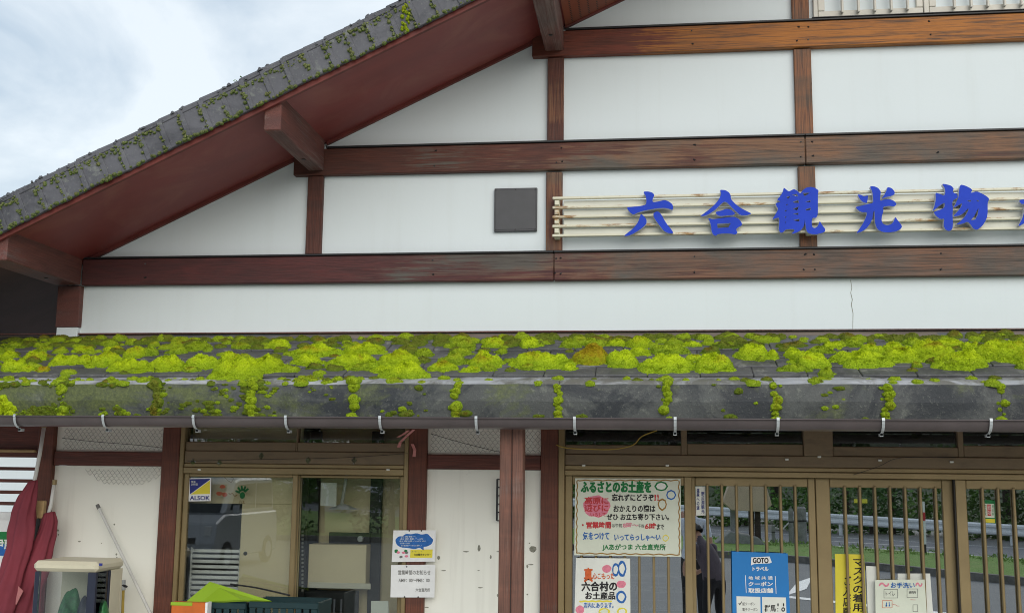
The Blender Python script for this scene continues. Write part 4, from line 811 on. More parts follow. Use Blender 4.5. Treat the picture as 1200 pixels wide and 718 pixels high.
T(P3, '紙クーポン', 870, 705, 885, 709, 'ink_grey', .01, D3 - .001, 0); T(P3, '電子クーポン', 870, 711.5, 888.5, 715.5, 'ink_grey', .01, D3 - .001, 0); T(P3, '✓', 865.5, 704, 869.5, 708.5, 'blackmatte', .03, D3 - .001, 0); T(P3, '群馬', 896, 708, 909, 716, 'blackmatte', .02, D3 - .001, .4); T(P3, '・・', 911, 706, 919, 710, 'blackmatte', .02, D3 - .001, 0); T(P3, '：◎', 911, 711, 920, 716, 'blackmatte', .02, D3 - .001, 0)
# 4: yellow strip sign behind the door bars
P4 = thing('yellow_mask_sign', at(995, 718, .02), 'yellow strip sign asking for masks, behind the door bars', 'sign')
Y4 = .040
sheet('board', MT['yellow'], P4, ((978.5, 648.5), (1012.5, 649.3), (1018, 780), (980, 780)), Y4)
T(P4, 'マ\nス\nク\nの\n着\n用', 999, 654.5, 1012, 716, 'blackmatte', .015, Y4 - .0018); T(P4, 'ご\n入\n店\n願', 988, 674.5, 997.5, 722, 'blackmatte', .015, Y4 - .0018)
# 5: rest-room poster with a plain sheet behind it
P5 = thing('restroom_poster', at(1058, 718, -.0), 'laminated rest-room direction poster with red and blue lettering, in front of the bars', 'poster')
Y5 = .002
sheet('board', MT['paper_cream'], P5, ((1025.5, 679), (1083.5, 678.5), (1090, 780), (1027, 780)), Y5)
D5 = Y5 - .0018
T(P5, '〜', 1030, 682, 1042, 687, 'ink_pink', .05, D5); T(P5, 'お手洗い', 1044, 682, 1072, 688.5, 'ink_blue', .025, D5); T(P5, '〜', 1073, 682, 1081, 687, 'ink_pink', .05, D5)
def frame_px(par, x0, y0, x1, y1, m, Y):
    f_ = MB(); stroke(f_, ((x0, y0), (x1, y0), (x1, y1), (x0, y1), (x0, y0)), .0012, Y); f_.build('drawn_box', MT[m], par, fixn=False)
frame_px(P5, 1036, 690, 1052, 700, 'ink_grey', D5); frame_px(P5, 1063, 689.5, 1075.5, 699.5, 'ink_grey', D5); frame_px(P5, 1034, 703, 1045.5, 711.5, 'ink_orange', D5); frame_px(P5, 1070, 708, 1075.5, 716, 'ink_grey', D5)
T(P5, 'トイレ', 1038, 692, 1049, 698, 'ink_grey', .0, D5); T(P5, '直売所', 1065, 692, 1073.5, 695, 'ink_grey', .02, D5); T(P5, '♟♟', 1038, 705, 1043, 710, 'ink_blue', .02, D5)
rw = MB(); stroke(rw, wavy((1046, 707), (1054, 710), 8, .4), .001, D5); stroke(rw, ((1067, 702), (1073, 702.3)), .001, D5); rw.build('arrow', MT['ink_red'], P5, fixn=False)
P6 = thing('plain_notice_backs', at(1050, 718, .03), 'plain white sheets pinned behind the rest-room poster', 'paper')
sheet('sheet', MT['paper'], P6, ((1015, 662.5), (1030, 663.5), (1034, 780), (1019, 780)), .0365); sheet('sheet', MT['paper'], P6, ((1052, 671.5), (1090, 671.5), (1098, 780), (1053, 780)), .0400)
# 6: small white paper inside door, seen from behind
P7 = thing('hanging_paper', at(1010, 596, .06), 'small white paper hung inside the door glass, writing showing through reversed', 'paper')
sheet('sheet', MT['paper'], P7, ((995, 573), (1024, 573.5), (1024.5, 596), (995.5, 595.5)), .05)
lettering(P7, '六合', 1001, 587.5, 1018.5, 593.5, MT['ink_grey'], .0485, .01, .3, mirror=True); lettering(P7, '営業中です\n道の駅', 1001, 577, 1019, 583, MT['ink_grey'], .0485, .0, .3, mirror=True)
# 7: green and red sticker on the last door
P8 = thing('door_sticker', at(1159, 612, 0), 'green bordered sticker with red centre and yellow base on the rightmost door', 'sticker')
Y8 = -.0045
sheet('backing', MT['ink_green'], P8, ((1151.3, 585.3), (1165.8, 586), (1167, 613), (1152.5, 612)), Y8, .001); sheet('face', MT['paper_cream'], P8, ((1152.5, 589.5), (1165, 590), (1165.6, 606.5), (1153.3, 606)), Y8 - .001, .001); sheet('red_panel', MT['ink_red'], P8, ((1157, 590.5), (1161.3, 590.7), (1161.7, 604), (1157.4, 603.8)), Y8 - .002, .001); sheet('base_panel', MT['yellow'], P8, ((1152.7, 607.2), (1166, 607.8), (1166.2, 612.4), (1152.8, 611.5)), Y8 - .001, .001)
T(P8, '全国\n共通', 1157.6, 591.5, 1161, 603, 'paper', .0, Y8 - .003, 0); T(P8, '商\n品\n券', 1162.3, 591, 1164.8, 604, 'ink_green', .0, Y8 - .002, 0); T(P8, '取\n扱\n店', 1153.2, 591, 1156.2, 604, 'ink_green', .0, Y8 - .002, 0)
# 8: vertical lettered sheet by the 2nd door
P9 = thing('vertical_notice', at(820, 620, .03), 'tall narrow white notice with vertical lettering at the second door edge', 'notice')
sheet('sheet', MT['paper'], P9, ((815, 569.5), (826.5, 569.5), (827.2, 603.5), (815.7, 603.5)), .038)
T(P9, '温\n泉\nへ\nの\n道', 816.3, 572, 819.8, 597, 'ink_navy', .02, .0362, 0); T(P9, '野\n反\n湖\n観\n光', 821.8, 576, 825.5, 601, 'ink_navy', .02, .0362, 0)
# 9: two notices on the post
P10 = thing('blue_cloud_notice', at(485, 657, -.05), 'white notice with blue speech cloud and yellow box on the post', 'notice')
YN = -.056
sheet('board', MT['white'], P10, ((461, 621), (510.8, 620.8), (509.5, 657.5), (459, 658)), YN)
cb = [(463, 632), (467, 628), (472, 627.5), (476, 624.8), (482, 625.6), (488, 624), (494, 626), (501, 624.6), (504.5, 628.5), (508, 632), (506, 637), (500, 640), (496, 640.2), (497, 645), (492, 641), (486, 643), (478, 641.5), (470, 641), (465, 638)]
MB().poly([(p.x, p.z) for p in (at(*q, YN) for q in smooth_loop(cb))], YN - .0012, YN).build('cloud', MT['ink_blue'], P10)
sheet('yellow_box', MT['yellow'], P10, ((481, 643.6), (507, 643.2), (506.5, 653), (480.5, 653)), YN - .0012, .001)
for i_, (a, b) in enumerate(((470, 488), (469, 496), (468, 499), (469, 480), (470, 494))): T(P10, 'お客様へのお願い'[:4 + i_], a, 627.4 + i_ * 2.6, b, 629.2 + i_ * 2.6, 'paper', .0, YN - .002, 0)
T(P10, '六合観光センター', 485, 648, 505, 651, 'blackmatte', .02, YN - .002, 0); T(P10, 'よろしく', 482, 644.6, 495, 646.6, 'ink_grey', .0, YN - .002, 0)
for j in range(9): MB().poly([(p.x, p.z) for p in (at(*q, YN) for q in blob_px(464 + 13 * rnd.random(), 644 + 9 * rnd.random(), 2.2, 1.4, 7, j, .5))], YN - .001 - j * .0001, YN).build('flower', MT[('ink_green', 'ink_pink', 'ink_grey')[j % 3]], P10)
P11 = thing('opening_hours_notice', at(484, 699, -.05), 'white opening hours notice with grey lettering below the blue cloud notice', 'notice')
sheet('board', MT['white'], P11, ((458.3, 661.5), (510.2, 661.2), (509, 699.5), (457.5, 699.3)), YN)
T(P11, '営業時間のお知らせ', 466.5, 667.5, 504.5, 673, 'ink_grey', .01, YN - .0018, 0); T(P11, 'AM9：00〜PM5：00', 467, 677.5, 503.5, 681.5, 'ink_grey', .01, YN - .0018, 0); T(P11, '六合直売所', 487, 688.5, 504, 692.8, 'ink_grey', .01, YN - .0018, 0)
for par, pts in ((P10, ((479.5, 621.5), (493.8, 621.5))), (P11, ((476.5, 663.5), (474, 698.8), (490, 699)))):
    pn = MB()
    for q in pts:
        p = at(*q, YN - .003); pn.tube([p, p + Vector((0, .004, 0))], .005, 7)
    pn.build('pin', MT['black'], par)
# 10: security sticker on the left window
P12 = thing('security_sticker', at(234, 587, -.02), 'blue and yellow triangle security sticker at the top of the left window', 'sticker')
YS = -.0055
sheet('face', MT['white'], P12, ((221, 560), (247.5, 559.6), (247, 586.6), (221, 587)), YS, .001); sheet('blue_half', MT['ink_navy'], P12, ((222.3, 561), (246, 560.6), (246, 561.5), (222.6, 578.8)), YS - .001, .001); sheet('yellow_half', MT['yellow'], P12, ((246, 562.5), (246, 578.3), (223.3, 579)), YS - .001, .001)
T(P12, 'ALSOK', 222.5, 580.5, 245.8, 585.6, 'ink_navy', .04, YS - .001, 0); T(P12, '警備\n24時間', 224, 563, 231.5, 568.5, 'paper', .0, YS - .002, 0)
# 11: corner notice at the bottom of the window, hung inside the glass
P13 = thing('small_white_card', at(434, 718, .05), 'small blank white card low behind the right pane of the window', 'paper')
sheet('card', MT['paper'], P13, ((435, 703.5), (455, 703.5), (456, 740), (434, 740)), .08)

# ================================================================== NETTING, CORDS, SMALL HARDWARE
def chicken_wire(name, label, poly_px, Y, cell=.034, sag=0.0):
    """hexagonal wire net inside a photo-surveyed outline on plane Y"""
    P = [at(*q, Y) for q in poly_px]; pg = [(p.x, p.z) for p in P]
    def inside(x, z):
        c = False
        for (x1, z1), (x2, z2) in zip(pg, pg[1:] + pg[:1]):
            if (z1 > z) != (z2 > z) and x < (x2 - x1) * (z - z1) / (z2 - z1) + x1: c = not c
        return c
    xs = [p[0] for p in pg]; zs = [p[1] for p in pg]; mb = MB(); dx = cell; dz = cell * .62
    for j in range(int((max(zs) - min(zs)) / dz) + 2):
        for i in range(int((max(xs) - min(xs)) / dx) + 2):
            x = min(xs) + i * dx + (dx / 2 if j % 2 else 0); z = min(zs) + j * dz
            wob = lambda x_, z_: Vector((x_ + .006 * noise.noise(Vector((x_ * 9, z_ * 9, 1))), Y + .01 * noise.noise(Vector((x_ * 5, z_ * 5, 3))), z_ + .006 * noise.noise(Vector((x_ * 9, z_ * 9, 7)))))
            for ex, ez in ((dx / 2, dz * .72), (-dx / 2, dz * .72), (0, -dz * .28)):
                if inside(x, z) and inside(x + ex, z + ez): mb.tube([wob(x, z), wob(x + ex, z + ez)], .0011, 3, False)
    return tag(mb.build(name, MT['net'], fixn=False), label, 'netting')
chicken_wire('wire_netting', 'wire netting over the high panel at far left, under the gutter', ((73, 500), (197, 500), (196, 530), (73, 529)), -.02)
chicken_wire('wire_netting', 'wire netting sagging in a crescent below the left cross rail', ((95, 547), (110, 562), (130, 570), (150, 571), (175, 566), (191, 558), (191, 547)), -.034)
chicken_wire('wire_netting', 'wire netting over the high panel behind the front post', ((503, 498), (635, 498), (635, 532), (502, 532)), -.02)
def cord(name, mat, pts, r, label, cat='cord', Y=-.08):
    q = [at(a, b, (c[0] if c else Y)) for a, b, *c in pts]; sm = []
    for i in range(len(q) - 1):
        p0, p1, p2, p3 = q[max(i - 1, 0)], q[i], q[i + 1], q[min(i + 2, len(q) - 1)]
        for t in (0, .25, .5, .75): sm.append(.5 * ((2 * p1) + (p2 - p0) * t + (2 * p0 - 5 * p1 + 4 * p2 - p3) * t * t + (3 * p1 - p0 - 3 * p2 + p3) * t ** 3))
    sm.append(q[-1]); return tag(MB().tube(sm, r, 6).build(name, MT[mat], smooth=True), label, cat)
cord('yellow_rope', 'cord', ((652, 521), (664, 524.5), (690, 526), (720, 526), (742, 521), (752, 511), (770, 504)), .004, 'frayed yellow rope strung above the first sliding door')
cord('thin_wire', 'black', ((1000, 556), (1030, 546), (1050, 537), (1085, 535), (1120, 536)), .0018, 'thin dark wire drooping along the lintel above the third door', 'wire', -.05)
cord('thin_wire', 'black', ((220, 540), (300, 538), (400, 536), (478, 531)), .0016, 'thin wire running along the lintel above the left window', 'wire', -.04)
cord('thin_wire', 'black', ((505, 508), (540, 518), (580, 528), (597, 531)), .0022, 'thin wire crossing the netting left of the front post', 'wire', -.04)
cord('thin_wire', 'black', ((73, 513), (120, 518), (160, 521), (195, 525)), .0020, 'thin wire crossing the far left netting', 'wire', -.04)
RB = thing('pink_ribbons', at(478, 505, -.06), 'torn pink ribbons hanging beside the post under the gutter', 'ribbon')
for pts in (((485, 503), (476, 511), (469, 518), (467, 524)), ((479, 504), (472, 509), (466, 512)), ((483, 520), (486, 527), (485, 535))):
    mb = MB(); q = [at(a, b, -.06) for a, b in pts]
    for i in range(len(q) - 1):
        w_ = .010; mb.add([q[i] + Vector((-w_, 0, 0)), q[i] + Vector((w_, .004, 0)), q[i + 1] + Vector((w_, .01, 0)), q[i + 1] + Vector((-w_, 0, 0))], [(0, 1, 2, 3)])
    mb.build('ribbon', MT['ribbon'], RB, fixn=False)
for i, (px, py) in enumerate(((234, 550), (455, 550), (684, 545), (782, 545), (922, 538), (1031, 539), (1115, 541), (960, 535))):
    p = at(px, py, -.034); MB_ = MB().box(p.x - .011, p.x + .011, -.045, -.0305, p.z - .006, p.z + .006).build('cable_clip', MT['paper'], None, .002)
    tag(MB_, 'small white cable clip, %s from the left along the door and window lintels' % ORD(i + 1 if i < 5 else {5: 7, 6: 8, 7: 6}[i]), 'clip', 'cable clips on the lintels')
for i, (px, py) in enumerate(((226, 541), (257, 542), (306, 534), (361, 539), (415, 539))):
    p = at(px, py, -.03); MB_ = MB().poly([(p.x - .02, p.z), (p.x, p.z + .026), (p.x + .02, p.z), (p.x, p.z - .026)], -.0305, -.0275).build('clear_hook', MT['glass_case'], None)
    tag(MB_, 'clear diamond adhesive hook, %s from the left above the left window' % ORD(i + 1), 'hook', 'clear hooks on the window lintel')
# black grid panel behind the front post
GR = thing('wall_grid', at(588, 610, -.02), 'black wire grid hung on the white wall, half hidden by the front post', 'grid')
a, b = at(583, 561, -.03), at(612, 610, -.03)
for x in (a.x, b.x): MB().box(x - .006, x + .006, -.045, -.032, b.z, a.z).build('upright', MT['black'], GR)
for i in range(6):
    z = a.z + (b.z - a.z) * i / 5; MB().box(a.x, b.x, -.042, -.034, z - .004, z + .004).build('rung', MT['black'], GR)
for x in (a.x + (b.x - a.x) * .5,): MB().box(x - .003, x + .003, -.040, -.036, b.z, a.z).build('wire', MT['black'], GR)

# ================================================================== CLUTTER AT THE LEFT
def furled(name, label, pole, cloth, seed, Y):
    t = thing(name, at(*cloth[-1][:2], Y), label, 'parasol')
    q = [at(a, b, Y) for a, b in pole]; end = at(cloth[-1][0], cloth[-1][1], Y); low = end + (end - at(*cloth[-2][:2], Y)) * 3.2
    low.z = max(low.z, .02)
    MB().tube(q + [at(cloth[0][0], cloth[0][1] + 3, Y)], .013, 10).build('pole', MT['pole'], t, smooth=True)
    MB().tube([q[0] + Vector((0, 0, -.004)), q[0] + (q[0] - q[1]).normalized() * .03], .016, 10).build('pole_cap', MT['sash'], t)
    ring = []; pts = [(at(a, b, Y), r * .0056) for a, b, r in cloth]
    d = pts[-1][0] - pts[-2][0]
    for s_ in (1.0, 2.2, 3.4): pts.append((pts[len(cloth) - 1][0] + d * s_, pts[len(cloth) - 1][1] * (1 - .12 * s_)))
    fine = []
    for (p0, r0), (p1, r1) in zip(pts, pts[1:]):
        for s_ in range(4): fine.append((p0.lerp(p1, s_ / 4), r0 + (r1 - r0) * s_ / 4))
    fine.append(pts[-1]); n = 60; vs_ = []
    for i, (p, r) in enumerate(fine):
        for j in range(n):
            a = 2 * math.pi * j / n
            fold = 1 + .20 * abs(math.sin(3 * a + seed + i * .10)) - .1 + .10 * math.sin(8 * a + i * .16) + .05 * noise.noise(Vector((math.cos(a) * 6, math.sin(a) * 6, i * .8))) + .20 * noise.noise(Vector((math.cos(a) * 1.5, math.sin(a) * 1.5, i * .22 + seed)))
            vs_.append(p + Vector((math.cos(a) * r * fold, math.sin(a) * r * fold * .75, .2 * r * math.cos(a))))
    m = len(fine); fs = [(i * n + j, i * n + (j + 1) % n, (i + 1) * n + (j + 1) % n, (i + 1) * n + j) for i in range(m - 1) for j in range(n)] + [tuple(range(n)), tuple((m - 1) * n + j for j in range(n))]
    MB().add(vs_, fs).build('canopy', MT['cloth'], t, smooth=True)
    return t
u1 = furled('furled_parasol', 'taller furled maroon parasol leaning at the far left', ((51.5, 500), (47, 530), (40, 566)), ((39, 563, 5), (33, 578, 9.5), (28, 598, 13), (25, 620, 14.5), (22, 645, 15), (16, 672, 15), (8, 700, 17), (3, 718, 18)), 1.2, -.30)
u2 = furled('furled_parasol', 'shorter furled maroon parasol with pink strap beside the display case', ((63.5, 567), (60, 590), (57, 601)), ((58, 600, 6), (57, 612, 9), (53, 630, 12), (47, 652, 14.5), (40, 672, 16), (33, 692, 17), (28, 718, 19)), 3.4, -.22)
sp_ = MB(); q = [at(a, b, -.22) for a, b in ((18, 690), (28, 680), (38, 690), (30, 706))]; sp_.add([p + Vector((0, -.115, 0)) for p in q] + [p + Vector((0, -.108, 0)) for p in q], [(0, 1, 2, 3), (7, 6, 5, 4), (0, 1, 5, 4), (1, 2, 6, 5), (2, 3, 7, 6), (3, 0, 4, 7)]).build('strap', MT['strap'], u2)
BR = thing('brush', at(46, 612, -.2), 'pale wooden brush block on a dark handle beside the parasols', 'brush')
a, b = at(43.5, 586, -.2), at(52, 607, -.2); MB().box(a.x, b.x, -.225, -.18, b.z, a.z).build('block', MT['woodblock'], BR, .006); MB().tube([(a.x + .02, -.2, b.z), (a.x - .02, -.2, .1)], .012, 8).build('handle', MT['black'], BR)
LS = thing('green_blue_sign', at(5, 655, -.1), 'white board with green and blue bands at the left edge behind the parasol', 'sign')
sheet('board', MT['white'], LS, ((-40, 609), (20, 609), (16, 720), (-40, 720)), -.06, .01); sheet('green_band', MT['ink_green'], LS, ((-40, 623), (19.5, 622.5), (18.8, 637), (-40, 637.5)), -.0615, .001); sheet('blue_band', MT['ink_blue'], LS, ((-40, 637.6), (18.8, 637.1), (18, 650.5), (-40, 651)), -.0615, .001)
T(LS, '伊藤', -8, 631, 17, 643, 'paper', .03, -.063, 0)
# display case on a small table
DC = thing('display_case', (at(75, 700, -.5).x, -.3, .62), 'cream tabletop display case with navy glass frame, below the leaning pole', 'display case')
xa, xb = at(40, 680, -.72).x, at(112, 680, -.72).x; zt = at(75, 657, -.72).z; y0, y1 = -.72, -.36
box('floor_tray', MT['cream'], DC, xa + .01, xb - .02, y0 + .04, y1 - .03, .69, .70, 0)
box('top', MT['case'], DC, xa - .012, xb + .012, y0 - .012, y1, zt - .066, zt, .022); box('base', MT['case'], DC, xa, xb, y0, y1, .62, .68, .01); box('back', MT['case'], DC, xa, xb, y1 - .02, y1, .68, zt - .067, 0)
for x, w_, m in ((xa, .03, 'case_dark'), (xb - .055, .055, 'case_dark')): box('frame_post', MT[m], DC, x, x + w_, y0, y0 + .03, .681, zt - .067, .004)
box('side_frame', MT['case'], DC, xb - .012, xb, y0 + .20, y1 - .021, .681, zt - .067, .004); box('frame_post', MT['case_dark'], DC, xb - .014, xb + .001, y0 + .175, y0 + .199, .681, zt - .067, .002)
box('front_pane', MT['glass_case'], DC, xa + .031, xb - .056, y0 + .006, y0 + .010, .681, zt - .067, 0); box('side_pane', MT['glass_case'], DC, xb - .008, xb - .004, y0 + .031, y0 + .174, .681, zt - .067, 0)
box('shelf', MT['wire'], DC, xa + .01, xb - .02, y0 + .05, y1 - .03, .86, .868, 0)
lg = at(118, 661, y0 - .013); MB().poly([(lg.x - .010, lg.z - .008), (lg.x + .012, lg.z - .008), (lg.x + .012, lg.z + .008), (lg.x - .010, lg.z + .008)], y0 - .0145, y0 - .0125).build('logo', MT['ink_navy'], DC)
DT = thing('case_stand', (at(75, 700, -.5).x, -.3, 0), 'low table carrying the display case at the left', 'table')
box('tabletop', MT['woodblock'], DT, xa - .1, xb + .1, -.8, -.32, .585, .618)
for x in (xa - .06, xb + .06):
    for y in (-.76, -.38): box('leg', MT['woodblock'], DT, x - .02, x + .02, y - .02, y + .02, 0, .584)
for i, (fx, rx, m) in enumerate(((.42, .07, 'bag'), (.68, .06, 'case_dark'), (.9, .05, 'bag'))):
    mb = MB(); c_ = Vector((xa + (xb - xa) * fx, -.55, .875)); cushion(mb, c_, rx, .09, .12 if m == 'bag' else .10, 3.1 * i + 1, 22, XA, Vector((0, 1, 0)), Vector((0, 0, 1)), 0, .001, 1.6)
    tag(mb.build('packet', MT[m], smooth=True, fixn=False), ('crinkled green packet in the middle of the display case', 'dark packet right of the green one in the display case', 'green packet at the right end of the display case')[i], 'packet')
c_ = tag(MB().tube([at(114.5, 592, -.06), at(146, 656, -.12), at(178, 722, -.2)], .0105, 8).build('leaning_pole', MT['pole']), 'thin white pole leaning against the wall behind the display case', 'pole')
MB().tube([at(114, 591, -.06), at(116, 595.5, -.063)], .013, 8).build('pole_end', MT['ink_grey'], c_)
HS = thing('hose_wand', at(144, 718, -.08), 'yellow-green hose wand with metal valve beside the display case', 'hose')
MB().tube([at(144.5, 690, -.09), at(143.5, 722, -.09)], .010, 8).build('tube', MT['cord'], HS); MB().tube([at(144.5, 679, -.09), at(144.3, 691, -.09)], .017, 8).build('valve', MT['bracket'], HS, .002); MB().tube([at(141, 684, -.1), at(149, 687, -.1)], .008, 6).build('lever', MT['black'], HS)

# ================================================================== GOODS AT THE LEFT WINDOW AND INTERIOR
SHF = thing('front_shelf', (-2.5, -.3, 0), 'low shelf table in front of the left window', 'table')
box('shelf_board', MT['woodblock'], SHF, -3.25, -1.75, -.45, -.06, .55, .58)
for x in (-3.2, -1.8):
    for y in (-.42, -.1): box('leg', MT['woodblock'], SHF, x - .02, x + .02, y - .02, y + .02, 0, .549)
def crate(label, x0, x1, y0, y1, z0, z1):
    t = thing('plastic_crate', ((x0 + x1) / 2, (y0 + y1) / 2, z0), label, 'crate', 'teal crates in front of the window')
    box('rim', MT['crate'], t, x0, x1, y0, y0 + .016, z1 - .04, z1); box('rim', MT['crate'], t, x0, x1, y1 - .016, y1, z1 - .04, z1); box('bottom', MT['crate'], t, x0, x1, y0, y1, z0, z0 + .02)
    n = 9
    for i in range(n):
        x = x0 + (x1 - x0) * (i + .5) / n; MB().box(x - .018, x + .018, y0 + .002, y0 + .012, z0 + .02, z1 - .04).build('slat', MT['crate'], t)
    box('side', MT['crate'], t, x0, x0 + .012, y0 + .017, y1 - .017, z0 + .021, z1); box('side', MT['crate'], t, x1 - .012, x1, y0 + .017, y1 - .017, z0 + .021, z1)
zc1 = at(300, 704, -.3).z
crate('teal plastic crate under the lime sheet in front of the window', -3.06, -2.60, -.42, -.10, .58, zc1); crate('teal plastic crate right of the lime sheet in front of the window', -2.58, -2.12, -.42, -.10, .58, zc1 + .012)
q = [at(a, b, y) for a, b, y in ((216, 706, -.40), (246, 681, -.30), (318, 703.5, -.36), (286, 702, -.44))]
tag(MB().add(q + [p + Vector((0, .012, -.012)) for p in q], [(0, 1, 2, 3), (7, 6, 5, 4), (0, 1, 5, 4), (1, 2, 6, 5), (2, 3, 7, 6), (3, 0, 4, 7)]).build('lime_sheet', MT['lime']), 'lime green folded card lying across the crate', 'card')
OB = thing('orange_package', at(222, 718, -.42), 'orange and yellow printed package at the bottom left of the window', 'package')
a, b = at(204, 704, -.46), at(246, 704, -.46); MB().box(a.x, b.x, -.50, -.44, .60, a.z).build('box', MT['orange'], OB, .004); MB().box(a.x - .003, b.x - .1, -.503, -.499, a.z - .02, a.z + .001).build('band', MT['lime'], OB); MB().box(b.x - .012, b.x + .003, -.504, -.438, .60, a.z + .002).build('edge', MT['white'], OB)
cord('black_rod', 'black', ((270, 684, -.12), (300, 688, -.12), (340, 697, -.12)), .006, 'thin black rod lying above the lime card', 'rod')
# cream partition and drawings behind the left pane
IP = thing('cream_partition', (-2.6, .3, 0), 'cream sliding partition with small dark knob behind the left pane', 'partition')
a, b = at(283, 600, .12).x, at(352, 600, .12).x
box('panel', MT['beige'], IP, a, b, .12, .14, .02, 2.2); MB().tube([at(287.5, 648, .112), at(287.5, 648, .125)], .014, 12).build('knob', MT['black'], IP)
box('header_panel', MT['beige'], IP, -3.24, b, .104, .118, at(290, 590, .11).z, 2.25)
DR = thing('window_drawings', at(285, 585, .02), 'children drawings, orange leaf and dark green hand print, on the glass', 'drawing')
YD = .0045
hp = MB()
for ang in (-70, -38, -8, 22, 50):
    c0 = at(284, 578, YD); d_ = Vector((math.sin(R(ang)), 0, math.cos(R(ang)))); n_ = Vector((d_.z, 0, -d_.x)) * .008
    hp.add([c0 + d_ * .018 - n_, c0 + d_ * .055 - n_ * .8, c0 + d_ * .055 + n_ * .8, c0 + d_ * .018 + n_], [(0, 1, 2, 3)])
c0 = at(284, 580, YD); hp.add([c0 + Vector((.02 * math.cos(t), 0, .024 * math.sin(t))) for t in [i * .628 for i in range(10)]], [tuple(range(10))]); hp.build('hand_print', MT['ink_green'], DR, fixn=False)
lfm = MB()
for i, (cx, cy) in enumerate(((261, 570), (257, 578), (263, 579))): lfm.poly([(p.x, p.z) for p in (at(*q_, YD) for q_ in blob_px(cx, cy, 3.6, 2.4, 9, i, .7))], YD, YD + .0005)
lfm.build('orange_leaf', MT['ink_orange'], DR); sk = MB(); stroke(sk, ((262, 557), (266, 562), (271, 565), (274, 560), (268, 557)), .0022, YD); stroke(sk, wavy((268, 577), (278, 581), 8, 1.2), .003, YD); sk.build('sketch_lines', MT['ink_brown'], DR, fixn=False)
T(DR, 'ハエ', 280, 586, 287, 589.5, 'ink_brown', .02, YD, 0)
# slatted white crate stack seen low in the left pane
WS = thing('white_slat_stack', at(255, 700, .16), 'stack of white slatted trays behind the left pane', 'tray')
a, b = at(226, 645, .16).x, at(281, 645, .16).x
for i in range(11):
    z = at(250, 643 + i * 6.2, .16).z; box('slat', MT['white'], WS, a, b, .15, .17, z - .023, z, .004)
for x in (a - .012, b): box('upright', MT['white'], WS, x, x + .012, .145, .175, .5, at(250, 641, .16).z)
# right pane: beige back board, black rack, hanging paper, brown box
BW = thing('beige_backboard', (-2.0, .9, 0), 'beige board wall behind the right pane of the window', 'board')
box('panel', MT['beige'], BW, -2.40, -1.2, .42, .45, .02, 2.5); MB().box(-1.80, -1.77, .405, .42, .1, 2.4).build('batten', MT['beige'], BW)
KR = thing('black_rack', at(400, 718, .5), 'black steel rack frame behind the right pane of the window', 'rack')
for px0, px1, y_ in ((353, 372, .36), (432, 446, .36), (352, 358, .2)):
    a, b = at(px0, 640, y_).x, at(px1, 640, y_).x; box('upright', MT['black'], KR, a, b, y_, y_ + .03, .03, 2.1)
for py0, py1, px0, px1, y_ in ((623, 637, 386, 434, .35), (556, 561, 356, 446, .35), (690, 718, 350, 420, .30), (575, 590, 356, 374, .35)):
    a, b = at(px0, py0, y_), at(px1, py1, y_); box('crossbar', MT['black'], KR, a.x, b.x, y_ - .01, y_ + .008, b.z, a.z)
hl = MB()
for i in range(16):
    p = at(354.5, 622 + i * 4.6, .19); hl.box(p.x - .006, p.x + .006, .186, .1995, p.z - .008, p.z + .006)
hl.build('slot', MT['wire'], KR); bt = at(422, 631, .31); MB().tube([bt, bt + Vector((0, .03, 0))], .022, 12).build('knob', MT['bracket'], KR, .003)
HP = tag(sheet('hanging_sheet', MT['paper'], None, ((376, 565), (394.5, 565.5), (394, 593), (375.5, 592)), .12, .002), 'white sheet of paper hanging at the top of the right pane', 'paper')
BX = thing('brown_box', at(395, 690, .55), 'beige carton on the rack behind the right pane', 'box')
a, b = at(362, 637, .22), at(428, 690, .22); box('carton', MT['beige'], BX, a.x, b.x, .22, .34, b.z, a.z); box('tape', MT['cream'], BX, a.x + .01, b.x + .04, .212, .219, at(390, 682, .22).z - .04, at(390, 682, .22).z)
FN_ = thing('white_fan', at(400, 590, .4), 'white cone lamp hanging behind the right pane', 'lamp')
q = at(402, 596, .22); MB().tube([q + Vector((0, 0, .035)), q], [.02, .105], 18).build('shade', MT['white'], FN_, smooth=False); MB().tube([q + Vector((-.01, 0, .035)), q + Vector((.02, 0, .25))], .012, 8).build('stem', MT['pole'], FN_)
# wire rack and cream board behind the first door
WG = thing('wire_display_rack', at(715, 718, .3), 'white wire display rack behind the first sliding door', 'rack')
a, b = at(672, 650, .3), at(800, 720, .3)
for i in range(15):
    x = a.x + (b.x - a.x) * i / 14; MB().box(x - .0022, x + .0022, .298, .303, .2, a.z).build('wire', MT['wire'], WG)
for i in range(8):
    z = a.z - i * .058; MB().box(a.x, b.x, .303, .308, z - .0022, z + .0022).build('wire', MT['wire'], WG)
CB = thing('cream_counter_board', at(770, 660, .5), 'cream board above pale shelving behind the first sliding door', 'board')
a, b = at(738, 650, .4), at(806, 676, .4); box('board', MT['cream'], CB, a.x, b.x, .40, .42, b.z, a.z + .1); a, b = at(738, 677, .45), at(806, 690, .45)
for i in range(4): box('shelf', MT['white'], CB, a.x, b.x, .38, .62, b.z - .02 - i * .12, b.z - i * .12)
box('shelf_back', MT['concrete'], CB, a.x, b.x, .63, .65, .3, a.z)

